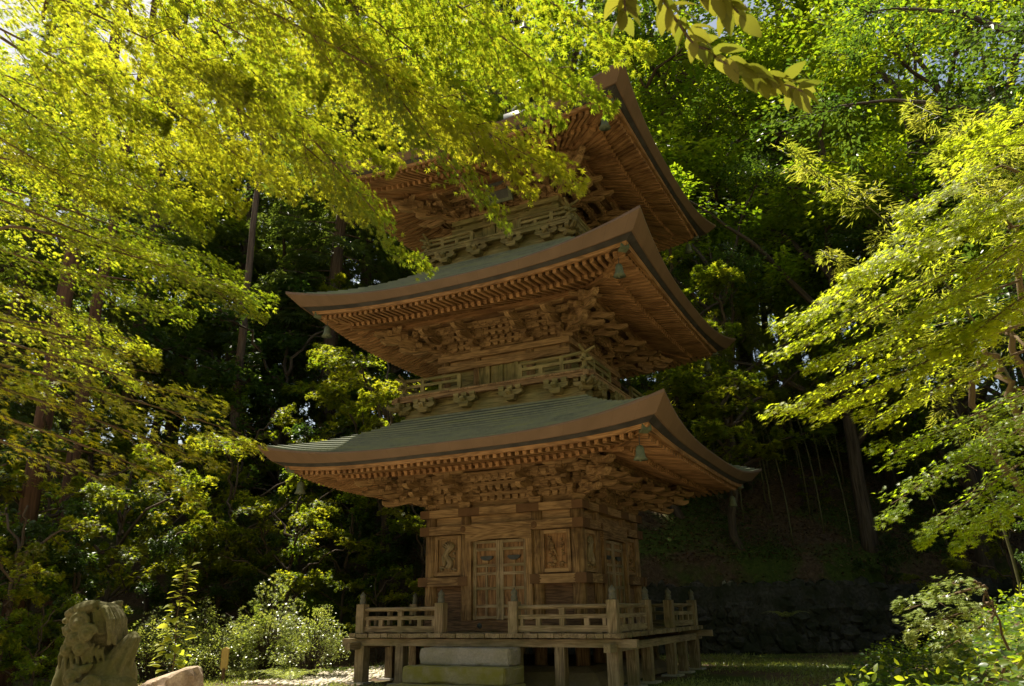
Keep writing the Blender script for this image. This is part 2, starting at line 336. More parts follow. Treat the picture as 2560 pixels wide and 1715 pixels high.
# ---- storey walls: (column centre half, floor z, lower beam z0 z1, upper beam z0 z1, beam reach, inner column x)
ST = [dict(c=1.53, z0=0.86, lb=(2.59, 2.75), ub=(2.92, 3.06), rch=1.70, ic=0.745, cr=0.125, wd='wood'),
      dict(c=1.36, z0=5.33, lb=(5.906, 6.04), ub=(6.134, 6.256), rch=1.495, ic=0.60, cr=0.105, wd='wood'),
      dict(c=1.18, z0=8.66, lb=(9.186, 9.294), ub=(9.384, 9.494), rch=1.305, ic=0.50, cr=0.09, wd='wood_olive')]
for li, s in enumerate(ST):
    c, ic, cr = s['c'], s['ic'], s['cr']
    for k in range(4):
        for x in (-c, -ic, ic):
            mb = MB(); mb.T = ROT[k]
            if x == -c: mb.tube([(x, -c, s['z0'] - (0.55 if li == 0 else 0)), (x, -c, s['ub'][0])], cr, 16)
            else: mb.tube([(x, -c, s['z0'] - (0.55 if li == 0 else 0)), (x, -c, s['ub'][0])], cr * 0.92, 16)
            mb.build('column', M['wood' if li < 2 else 'wood_olive'], pagoda, smooth=True)
        mb = MB(); mb.T = ROT[k]; y = -(s['rch'] - 0.075); e = 0.0 if k % 2 == 0 else -0.155
        mb.beam((-s['rch'] - e, y, sum(s['ub']) / 2 + (0 if k % 2 == 0 else -0.003)), (s['rch'] + e, y, sum(s['ub']) / 2 + (0 if k % 2 == 0 else -0.003)), 0.15, s['ub'][1] - s['ub'][0])
        ub = mb.build('tie_beam', M[s['wd']], pagoda)
        mb = MB(); mb.T = ROT[k]
        mb.beam((-s['rch'] - e, y, sum(s['lb']) / 2), (s['rch'] + e, y, sum(s['lb']) / 2), 0.148, s['lb'][1] - s['lb'][0] - (0 if k % 2 == 0 else 0.004))
        lb = mb.build('lintel_beam', M[s['wd']], pagoda)
        if li == 0 and True:               # metal sleeves and nail covers on the beams
            for sg in (-1, 1):
                xe = sg * (s['rch'] + e)
                for bz in ('lb', 'ub'):
                    zz = sum(s[bz]) / 2; h = s[bz][1] - s[bz][0]
                    mb = MB(); mb.T = ROT[k]; mb.box((xe - sg * 0.10 + sg * 0.004, y, zz), (0.21, 0.156, h + 0.006)); mb.build('metal_sleeve', M['metal_brown'], lb if bz == 'lb' else ub)
                mb = MB(); mb.T = ROT[k]; mb.box((sg * 0.62, y - 0.003, sum(s['ub']) / 2), (0.46, 0.154, s['ub'][1] - s['ub'][0] + 0.005)); mb.build('metal_sleeve', M['metal_brown'], ub)
            for xx in (-ic, ic):
                mb = MB(); mb.T = ROT[k]; mb.T = mb.T @ Matrix.Translation((xx, y - 0.075, 2.67)) @ Matrix.Rotation(math.pi / 2, 4, 'X')
                mb.lathe([(0.062, 0), (0.055, 0.012), (0.03, 0.02), (0.004, 0.03)], (0, 0, 0), 12); mb.build('nail_cover', M['metal_brown'], lb)
    # board wall
    def f(mb, k):
        z = s['z0']; top = s['ub'][0]; n = 5
        hh = (top - z) / n
        for sg in (-1, 1):
            for i in range(n): mb.box((sg * (c + ic) / 2, -c + 0.02, z + (i + 0.5) * hh), (c - ic, 0.05, hh - 0.006))
        mb.box((0, -c + 0.02, (s['lb'][1] + s['ub'][0]) / 2), (2 * ic, 0.05, s['ub'][0] - s['lb'][1]))
    sides(f).build('board_wall', M['wood_dark'] if li == 0 else M['wood_olive'], pagoda)
    def f(mb, k): mb.box((0, -c + 0.02, (s['ub'][0] + s['lb'][1]) / 2), (2 * c - 2 * cr, 0.10, s['ub'][0] - s['lb'][1] - 0.004))
    sides(f).build('frieze_board', M[s['wd']], pagoda)

# ---- first storey: doors, frames, panels, waist beams
def relief(mb, w_, h_, seed, bird):
    """carved figure: an old trunk with pine clumps, or a bird on rocks, in shallow relief"""
    rr = random.Random(seed)
    def blob(x, z, r, d, sx=1.0, sz=1.0): mb.ball((x, -d * 0.3, z), r, (sx, d / r * 0.7, sz), 5)
    if not bird:
        pts = [(0.02 * w_ + 0.10 * w_ * math.sin(i * 0.9), -0.012 - 0.012 * (i % 2), -0.36 * h_ + i * 0.075 * h_) for i in range(10)]
        mb.tube(pts, [0.16 * w_ * (1 - 0.055 * i) for i in range(10)], 7)
        mb.tube([(-0.16 * w_, -0.01, -0.3 * h_), (-0.20 * w_, -0.02, -0.05 * h_), (-0.10 * w_, -0.02, 0.14 * h_), (-0.02 * w_, -0.02, 0.24 * h_)], [0.10 * w_, 0.11 * w_, 0.08 * w_, 0.04 * w_], 6)
        for i in range(7): 
            a = 0.5 + i * 0.45
            mb.tube([(0.05 * w_, -0.015, (0.10 + 0.03 * i) * h_), (0.2 * w_ * math.cos(a) + 0.1 * w_, -0.03, (0.22 + 0.12 * math.sin(a)) * h_), (0.30 * w_ * math.cos(a), -0.02, (0.30 + 0.14 * math.sin(a)) * h_)], [0.028, 0.02, 0.008], 5)
    else:
        blob(-0.18 * w_, 0.12 * h_, 0.115 * w_, 0.05, 1.0, 1.6); blob(-0.22 * w_, 0.28 * h_, 0.07 * w_, 0.05, 1.1, 0.9)
        mb.tube([(-0.10 * w_, -0.02, 0.05 * h_), (-0.02 * w_, -0.02, -0.06 * h_), (0.04 * w_, -0.012, -0.16 * h_)], [0.05 * w_, 0.035 * w_, 0.012], 6)
        mb.tube([(-0.34 * w_, -0.015, 0.40 * h_), (-0.26 * w_, -0.02, 0.36 * h_), (-0.30 * w_, -0.02, 0.2 * h_), (-0.36 * w_, -0.015, 0.0)], [0.03, 0.025, 0.025, 0.02], 6)
        for i in range(5): blob(rr.uniform(-0.35, 0.0) * w_, -0.12 * h_ - 0.06 * h_ * i, 0.08 * w_, 0.05, 1.2, 0.9)
    for i in range(14): blob(rr.uniform(-0.42, 0.42) * w_, -0.40 * h_ + rr.uniform(-0.03, 0.06) * h_, rr.uniform(0.04, 0.09) * w_, 0.045, 1.3, 0.6)
    for i in range(9):
        cx, cz, r0 = rr.uniform(0.12, 0.38) * w_ * (1 if not bird else rr.choice((1, 1, -1))), rr.uniform(-0.25, 0.40) * h_, rr.uniform(0.03, 0.07) * w_
        mb.tube([(cx + r0 * (1 - j / 12) * math.cos(j * 0.8), -0.012, cz + r0 * (1 - j / 12) * math.sin(j * 0.8)) for j in range(10)], 0.012, 5)
pan = 0
for k in range(4):
    T = ROT[k]; y = -1.545
    # threshold sill
    mb = MB(); mb.T = T; mb.box((0, -1.60, 0.95), (3.14, 0.14, 0.185)); sl = mb.build('threshold_sill', M['wood_dark'], pagoda)
    mb = MB(); mb.T = T @ Matrix.Translation((-0.40, -1.67, 0.95)) @ Matrix.Rotation(math.pi / 2, 4, 'X'); mb.lathe([(0.05, 0), (0.045, 0.012), (0.02, 0.02), (0.004, 0.026)], (0, 0, 0), 12); mb.build('nail_cover', M['black_iron'], sl)
    # door frame with arched head
    mb = MB(); mb.T = T
    for sg in (-1, 1): mb.box((sg * 0.625, -1.645, 1.745), (0.12, 0.10, 1.40))
    hd = [(-0.685, 2.445), (-0.565, 2.435), (-0.40, 2.455), (0, 2.47), (0.40, 2.455), (0.565, 2.435), (0.685, 2.445), (0.685, 2.588), (-0.685, 2.588)]
    mb.prism([(a, b) for a, b in hd], (0, -1.647, 0), (1, 0, 0), (0, 0, 1), (0, 1, 0), 0.108)
    mb.build('door_frame', M['wood'], pagoda)
    for sg in (-1, 1):
        mb = MB(); mb.T = T; x0, x1 = (0.005, 0.56) if sg > 0 else (-0.56, -0.005); xc = (x0 + x1) / 2; z0, z1 = 1.05, 2.45
        mb.box((xc, -1.585, (z0 + z1) / 2), (x1 - x0 - 0.02, 0.02, z1 - z0), grain=2)
        d = mb.build('door', M['door_panel'], pagoda)
        mb = MB(); mb.T = T
        for x in (x0 + 0.035, x1 - 0.035): mb.box((x, -1.60, (z0 + z1) / 2), (0.07, 0.055, z1 - z0))
        rails = [z0 + 0.04, z0 + 0.235, z0 + 0.54, z0 + 0.80, z0 + 0.945, z0 + 1.235, z1 - 0.03]
        for z in rails: mb.box((xc, -1.598, z), (x1 - x0 - 0.14, 0.05, 0.052))
        mb.box((xc, -1.597, z0 + 0.48), (0.045, 0.046, 0.90))
        mb.build('door_lattice', M['wood_grey'], d)
        mb = MB(); mb.T = T @ Matrix.Translation((xc + 0.01, -1.61, z0 + 1.085)) @ Matrix.Rotation(math.pi / 2, 4, 'X')
        n = 20; mb.prism([(0.13 * math.cos(i * 2 * math.pi / n), 0.042 * math.sin(i * 2 * math.pi / n) + 0.012 * math.cos(i * 4 * math.pi / n)) for i in range(n)], (0, 0, 0), (1, 0, 0), (0, 1, 0), (0, 0, 1), 0.05)
        mb.build('door_mount', M['black_iron'], d)
        mb = MB(); mb.T = T; mb.box((xc - 0.02, -1.605, z0 + 1.00), (0.12, 0.035, 0.085)); mb.build('lock_block', M['wood'], d)
        # waist beam and its metal ends
        mb = MB(); mb.T = T; e = 0 if k % 2 == 0 else 0.16
        xa, xb = 0.655, 1.72 - e
        mb.beam((sg * xa, -1.64, 1.73), (sg * xb, -1.64, 1.73), 0.13, 0.155 if k % 2 == 0 else 0.151); wb = mb.build('waist_beam', M['wood'], pagoda)
        for xm, ln in ((xa + 0.09, 0.20), (xb - 0.10, 0.215)):
            mb = MB(); mb.T = T
            inner = 1 if xm < 1 else -1
            pr = [(-ln / 2, -0.083), (ln / 2 - 0.03, -0.083), (ln / 2 + 0.01, -0.05), (ln / 2 - 0.01, -0.02), (ln / 2 + 0.035, 0), (ln / 2 - 0.01, 0.02), (ln / 2 + 0.01, 0.05), (ln / 2 - 0.03, 0.083), (-ln / 2, 0.083)]
            mb.prism([(sg * inner * a, b) for a, b in pr], (sg * xm, -1.64, 1.73), (1, 0, 0), (0, 0, 1), (0, 1, 0), 0.138); mb.build('metal_sleeve', M['metal_brown'], wb)
        # carved panel
        xc2 = sg * 1.125; w_, h_ = 0.58, 0.735; zc = 2.205; pan += 1
        mb = MB(); mb.T = T; mb.box((xc2, y - 0.012, zc), (w_ - 0.12, 0.03, h_ - 0.12), grain=2)
        pn = mb.build('carved_panel', M['wood'] if sg < 0 else M['wood_red'], pagoda)
        mb = MB(); mb.T = T
        for q in (-1, 1):
            mb.box((xc2 + q * (w_ / 2 - 0.033), y - 0.03, zc), (0.066, 0.085, h_)); mb.box((xc2, y - 0.029, zc + q * (h_ / 2 - 0.033)), (w_ - 0.132, 0.083, 0.066))
        mb.build('panel_frame', M['wood'], pn)
        mb = MB(); mb.T = T @ Matrix.Translation((xc2, y - 0.03, zc)); relief(mb, w_ - 0.13, h_ - 0.13, 11 + pan, sg > 0)
        mb.build('relief_carving', M['wood_grey'] if sg < 0 else M['wood'], pn, smooth=True)

# ---- eaves and roofs
RF = [dict(wm=3.82, wt=3.96, zm=3.875, zt=4.216, p=3.3, rk=2.87, zk=3.60, zkc=3.70, rg=2.25, zg=3.67, top=2.02, ztop=4.86, fan=False),
      dict(wm=3.62, wt=3.75, zm=6.97, zt=7.387, p=2.6, rk=2.78, zk=6.68, zkc=6.80, rg=2.12, zg=6.75, top=1.70, ztop=8.25, fan=False),
      dict(wm=3.46, wt=3.608, zm=10.05, zt=10.45, p=2.6, rk=2.62, zk=9.77, zkc=9.97, rg=1.98, zg=9.86, top=0.42, ztop=12.45, fan=True)]
for li, q in enumerate(RF):
    def W(s): return q['wm'] + (q['wt'] - q['wm']) * abs(s) ** 3
    def Z(s): return q['zm'] + (q['zt'] - q['zm']) * abs(s) ** q['p']
    def g(s): return 1 + 1.15 * abs(s) ** 3
    def gz(s, dz): return 1 + (1.12 - 0.40 * min(1, max(0, (dz - 0.13) / 0.12))) * abs(s) ** 3
    NS = 49; SS = [-1 + 2 * i / (NS - 1) for i in range(NS)]
    def row(s, inw, dz):                   # a line parallel to the eave edge, mitred at the corners
        r = W(s) - inw * g(s)
        return (s * r, -r, Z(s) - dz * gz(s, dz))
    def strip(mb, rows, flip=False):
        P = []; G = []; off = 0
        for i, (a, b) in enumerate(rows):
            for s in SS:
                P.append(row(s, a, b)); G.append((s * W(s), off, 0))
            if i + 1 < len(rows): off += math.hypot(rows[i + 1][0] - a, rows[i + 1][1] - b)
        mb.grid(P, G, len(rows), NS, flip=flip)
    # top covering in stepped courses
    def f(mb, k):
        NV = 14; P = []; G = []
        for i in range(NV + 1):
            for st in (0, 1):
                if i == NV and st: continue
                v = (i + (0.999 if st else 0)) / NV; fv = 0.72 * v + 0.28 * v * v if li < 2 else 0.55 * v + 0.45 * v * v
                for s in SS:
                    w0 = W(s); r = w0 * (1 - v) + q['top'] * v
                    z = q['zm'] + (q['ztop'] - q['zm']) * fv + (Z(s) - q['zm']) * (1 - v) ** 1.6 - (0.032 if st else 0.0) * (1 if i else 1) + 0.012
                    P.append((s * r, -r, z)); G.append((s * r, v * 2.2, 0))
        mb.grid(P, G, 2 * NV + 1, NS, flip=True)
    roof = sides(f).build('roof', M['roof'], pagoda)
    sides(lambda mb, k: strip(mb, [(0.0, -0.012), (0.0, 0.012), (0.10, 0.13), (0.115, 0.133)])).build('eave_fascia', M['fascia'], roof)
    sides(lambda mb, k: strip(mb, [(0.110, 0.131), (0.125, 0.137), (0.170, 0.180), (0.190, 0.180)])).build('eave_band', M['black_band'], roof)
    sides(lambda mb, k: strip(mb, [(0.180, 0.179), (0.192, 0.240), (0.240, 0.240), (0.240, 0.20)])).build('eave_board', M['wood_red'], roof)
    # soffit surfaces
    rin = ST[li]['c'] - 0.02; zin = q['zg'] + 0.36
    def zsoff_out(s, r):                   # between eave board and kioi line
        ro = W(s) - 0.215 * g(s); zo = Z(s) - 0.295 * gz(s, 0.30); zk = q['zk'] + 0.07 + (q['zkc'] - q['zk']) * abs(s) ** q['p']
        t_ = (r - q['rk']) / max(ro - q['rk'], 1e-3); return zk + (zo - zk) * t_
    def zsoff_in(s, r):
        zk = q['zk'] - 0.01 + (q['zkc'] - q['zk']) * abs(s) ** q['p']
        t_ = (q['rk'] - r) / (q['rk'] - rin); return zk + (zin - zk) * t_
    def f(mb, k):
        for (fn, ra, rb) in ((zsoff_out, None, q['rk'] - 0.02), (zsoff_in, q['rk'], rin)):
            P = []; G = []
            for i in range(5):
                for s in SS:
                    r0 = W(s) - 0.19 * g(s) if ra is None else ra
                    r = r0 + (rb - r0) * i / 4
                    P.append((s * r, -r, fn(s, r) + 0.080)); G.append((s * r, r, 0))
            mb.grid(P, G, 5, NS)
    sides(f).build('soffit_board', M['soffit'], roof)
    # kioi (rafter ledge)
    def f(mb, k):
        P = []; G = []
        for dr, dz in ((0.05, 0.055), (0.05, -0.02), (-0.05, -0.02), (-0.05, 0.055)):
            for s in SS:
                r = q['rk'] + dr; z = q['zk'] + 0.04 + (q['zkc'] - q['zk']) * abs(s) ** q['p'] + dz; P.append((s * r, -r, z)); G.append((s * r, dr, dz))
        mb.grid(P, G, 4, NS)
    sides(f).build('rafter_ledge', M['wood_red'], roof)
    sp = 0.135
    for nm in ('flying_rafter', 'base_rafter'):
        def f(mb, k):
            n = int(q['wt'] / sp)
            for i in range(-n, n + 1):
                x = i * sp
                if nm == 'flying_rafter':
                    s = x / (q['wt'] - 0.5)
                    if abs(s) > 0.985: continue
                    ro = W(s) - 0.245 * g(s); ri = max(q['rk'] - 0.03, abs(x) + 0.03); fn = zsoff_out
                    xo = x
                    if ro - ri < 0.06: continue
                else:
                    s = x / q['rk']
                    if abs(s) > 0.985: continue
                    ro = q['rk'] + 0.10; ri = max(rin, abs(x) + 0.03); fn = zsoff_in
                    if ro - ri < 0.06: continue
                xi = x
                if q['fan']:
                    # rafters spread like a fan from the wall corner bay
                    fr = max(0, abs(s) - 0.12) / 0.88
                    k2 = (rin / q['rk']) if nm == 'base_rafter' else 1
                    if nm == 'base_rafter': ri = rin + 0.02; xi = s * (ri if fr > 0 else q['rk']) * 1.0 if fr > 0 else x; xi = s * ri * fr + (1 - fr) * x; xi = max(-ri, min(ri, xi)); xo = s * ro
                    else: ri = q['rk'] - 0.03; xo = s * ro; xi = s * ri
                else: xo = x
                z0, z1 = fn(s, ro), fn(s, ri)
                mb.beam((xo, -ro, z0 + 0.035), (xi, -ri, z1 + 0.035), 0.066, 0.088, w2=0.058)
        mb = sides(f); mb.build(nm, M['wood_red'] if li < 2 else M['wood_red'], roof)
    # hip rafters
    for k in range(4):
        mb = MB(); mb.T = ROT[k]; r1 = q['wt'] - 0.50; z1 = q['zt'] - 0.46
        rk = q['rk']
        mb.beam((rin, -rin, zin - 0.03), (rk, -rk, q['zkc'] - 0.02), 0.13, 0.15); mb.beam((rk - 0.25, -rk + 0.25, q['zkc'] + 0.02), (r1, -r1, z1 + 0.06), 0.12, 0.14)
        hr = mb.build('hip_rafter', M['wood_red'], roof)
        mb = MB(); mb.T = ROT[k]; mb.beam((r1 - 0.03, -r1 + 0.03, z1 + 0.055), (r1 + 0.07, -r1 - 0.07, z1 + 0.085), 0.15, 0.17); mb.build('metal_cap', M['verdigris'], hr)
    # purlin under the rafters
    for k in range(4):
        mb = MB(); mb.T = ROT[k]; e = 0.30 if k % 2 == 0 else 0.30; L = q['rg'] + 0.22; zz = q['zg'] + 0.02 * (k % 2)
        pts = [(-L, zz + 0.10), (-L * 0.8, zz + 0.03), (-L * 0.5, zz), (L * 0.5, zz), (L * 0.8, zz + 0.03), (L, zz + 0.10)]
        for a, b in zip(pts[:-1], pts[1:]): mb.beam((a[0], -q['rg'], a[1] + 0.075), (b[0], -q['rg'], b[1] + 0.075), 0.11, 0.15, rv=0.2)
        mb.build('eave_purlin', M['wood_red'], pagoda)

# ---- brackets
ARM = lambda L, h: [(-L / 2, h * 0.5), (-L / 2, h * 0.05), (-L / 2 + 0.02, -h * 0.22), (-L / 2 + 0.07, -h * 0.45), (-L / 2 + 0.13, -h * 0.5), (L / 2 - 0.13, -h * 0.5), (L / 2 - 0.07, -h * 0.45), (L / 2 - 0.02, -h * 0.22), (L / 2, h * 0.05), (L / 2, h * 0.5)]
def masu(mb, x, y, z, w_=0.13, h=0.085, rz=0.0):
    mb.box((x, y, z + h * 0.75), (w_, w_, h * 0.5), rz); mb.box((x, y, z + h * 0.25), (w_, w_, h * 0.5), rz, taper=0.28)
def bracket(mb, h, out, diag=1.0, cross=True, nose=True, rr=None, base=True):
    """local frame: wall at y=0, outward -y; stacked arms stepping out to the purlin"""
    st = h / 3.55; so = out / 3 * diag; w_ = 0.085
    if base: masu(mb, 0, 0, 0.0, 0.24, st * 0.75)
    for i in range(3):
        z = st * 0.75 + i * st * 0.93
        ye = -(i + 1) * so
        mb.prism([(0.12, st * 0.25), (0.12, -st * 0.25), (ye + 0.02, -st * 0.25), (ye - 0.05, -st * 0.12), (ye - 0.075, st * 0.05), (ye - 0.075, st * 0.25)], (0, 0, z + st * 0.22), (0, 1, 0), (0, 0, 1), (1, 0, 0), w_)
        masu(mb, 0, ye, z + st * 0.45, 0.125, st * 0.45)
        for j in range(i + 1):
            yj = -j * so; L = 0.60 if cross else 0.44
            if not cross and j == 0: continue
            mb.prism(ARM(L, st * 0.48), (0, yj, z + st * 0.24), (1, 0, 0), (0, 0, 1), (0, 1, 0), w_)
            for x in (-L / 2 + 0.07, L / 2 - 0.07) + ((0,) if j == i and (base or j) else ()): masu(mb, x, yj, z + st * 0.45, 0.125, st * 0.45)
    z = st * 0.75 + 3 * st * 0.93
    mb.prism(ARM(0.66, st * 0.5), (0, -3 * so, z + st * 0.0), (1, 0, 0), (0, 0, 1), (0, 1, 0), w_)
    if nose:                               # tail rafters with upturned carved noses
        for i, (yb, zb) in enumerate(((-1.9 * so, st * 1.95), (-2.75 * so, st * 2.75))):
            pr = [(0.12, 0.05), (0.12, -0.05), (-0.02, -0.075), (-0.16, -0.115), (-0.27, -0.11), (-0.35, -0.07), (-0.36, -0.03), (-0.27, -0.03), (-0.14, 0.0), (0.0, 0.05)]
            mb.prism([(a_, b_) for a_, b_ in pr], (0, yb, zb), (0, 1, 0), (0, 0, 1), (1, 0, 0), 0.095)
            mb.box((0, yb - 0.06, zb + 0.055), (0.10, 0.12, 0.06))
for li, s in enumerate(ST):
    q = RF[li]; zb = s['ub'][1]; h = q['zg'] - zb; c = s['c']; out = q['rg'] - c
    mat = M['wood'] if li < 2 else M['wood']
    for k in range(4):
        for x in (-s['ic'], s['ic']):
            mb = MB(); mb.T = ROT[k] @ Matrix.Translation((x, -c, zb)); bracket(mb, h, out); mb.build('bracket_set', mat, pagoda)
        mb = MB()
        mb.T = ROT[k] @ Matrix.Translation((c, -c, zb)) @ Matrix.Rotation(math.pi / 4, 4, 'Z'); bracket(mb, h, out, 1.414, False)
        mb.T = ROT[k] @ Matrix.Translation((c, -c, zb)); bracket(mb, h, out, 1.0, True, True, base=False)
        mb.T = ROT[k] @ Matrix.Translation((c + 0.004, -c, zb - 0.004)) @ Matrix.Rotation(math.pi / 2, 4, 'Z') @ Matrix.Scale(0.988, 4); bracket(mb, h, out, 1.0, True, True, base=False)
        # long corner tails and curled noses reaching out below the hip
        mb.T = ROT[k] @ Matrix.Translation((c, -c, zb)) @ Matrix.Rotation(math.pi / 4, 4, 'Z')
        for i, (yy, zz, L) in enumerate(((-0.55, 0.30 * h, 0.45), (-0.85, 0.62 * h, 0.55), (-1.05, 0.92 * h, 0.50))):
            mb.prism([(yy + 0.2, zz + 0.10), (yy + 0.2, zz), (yy - L * 0.5, zz - 0.10), (yy - L * 0.8, zz - 0.11), (yy - L, zz - 0.06), (yy - L * 1.02, zz - 0.0), (yy - L * 0.8, zz - 0.01), (yy - L * 0.45, zz + 0.03)], (0, 0, 0), (0, 1, 0), (0, 0, 1), (1, 0, 0), 0.115)
            for sg in (-1, 1): mb.box((sg * 0.11, yy - 0.08, zz + 0.05), (0.12, 0.12, 0.09)); mb.box((sg * 0.07, yy - 0.20, zz - 0.01), (0.10, 0.10, 0.08))
        mb.build('corner_bracket', mat, pagoda)
    st = h / 3.55
    def f(mb, k):                          # through beams and the rows of small blocks between bracket sets
        for i in range(3):
            z = st * 0.75 + i * st * 0.93 + zb
            for j in range(i + 1):
                yj = -c - j * out / 3
                if j == 0 and i == 0: mb.box((0, yj + 0.02, zb + st * 0.4), (2 * c, 0.05, st * 0.86))
                L = c + j * out / 3 - 0.02
                mb.beam((-L, yj, z + st * 0.72), (L, yj, z + st * 0.72), 0.085, st * 0.40)
                if j in (0, 1) or i == 2:
                    nb = int(2 * L / 0.165)
                    for b in range(nb + 1): masu(mb, -L + 0.05 + (2 * L - 0.1) * b / nb, yj - 0.012, z + st * 0.02, 0.105, st * 0.50)
            mb.box((0, -c + 0.03, z + st * 0.45), (2 * c, 0.04, st * 0.94))
    sides(f).build('bracket_course', mat, pagoda)
    # sloping ceiling boards behind the last step, and carved infill between the sets
    def f(mb, k):
        z1 = zb + st * 3.4
        for j in range(2):
            ya, yb2 = -c - (j + 0.9) * out / 3, -c - (j + 1.9) * out / 3
        y0, y1 = -c, -q['rg']
        P = [(-c, y0, z1), (c, y0, z1), (q['rg'], y1, z1 + 0.06), (-q['rg'], y1, z1 + 0.06)]
        mb.add(P, [(0, 1, 2, 3)], [(p[0], p[1], 0) for p in P])
    sides(f).build('bracket_ceiling', M['wood_dark'], pagoda)
    for k in range(4):
        for xc, L in ((0, 2 * s['ic'] - 0.42), (-(c + s['ic']) / 2, c - s['ic'] - 0.30), ((c + s['ic']) / 2, c - s['ic'] - 0.30)):
            mb = MB(); yy = -c - 2 * out / 3 - 0.02; zc = zb + st * 2.93
            mb.T = ROT[k] @ Matrix.Translation((xc, yy, zc)); rr = random.Random(li * 50 + k * 7 + int(xc * 10))
            L = max(L, 0.26)
            pr = [(-L / 2, -0.07)] + [(-L / 2 + L * i / 8, 0.055 * math.sin(math.pi * i / 8) ** 0.6 + 0.01) for i in range(9)] + [(L / 2, -0.07)]
            mb.prism(pr, (0, 0, 0), (1, 0, 0), (0, 0, 1), (0, 1, 0), 0.03)
            for i in range(int(L / 0.045)):
                cx = -L / 2 + 0.05 + (L - 0.1) * i / max(1, int(L / 0.045) - 1); r0 = rr.uniform(0.03, 0.05); ph = rr.uniform(0, 6)
                mb.tube([(cx + r0 * (1 - j / 13) * math.cos(j * 0.75 + ph), -0.022, -0.01 + rr.uniform(-0.01, 0.01) + r0 * (1 - j / 13) * math.sin(j * 0.75 + ph)) for j in range(9)], 0.0095, 5)
            mb.build('carved_infill', mat, pagoda)

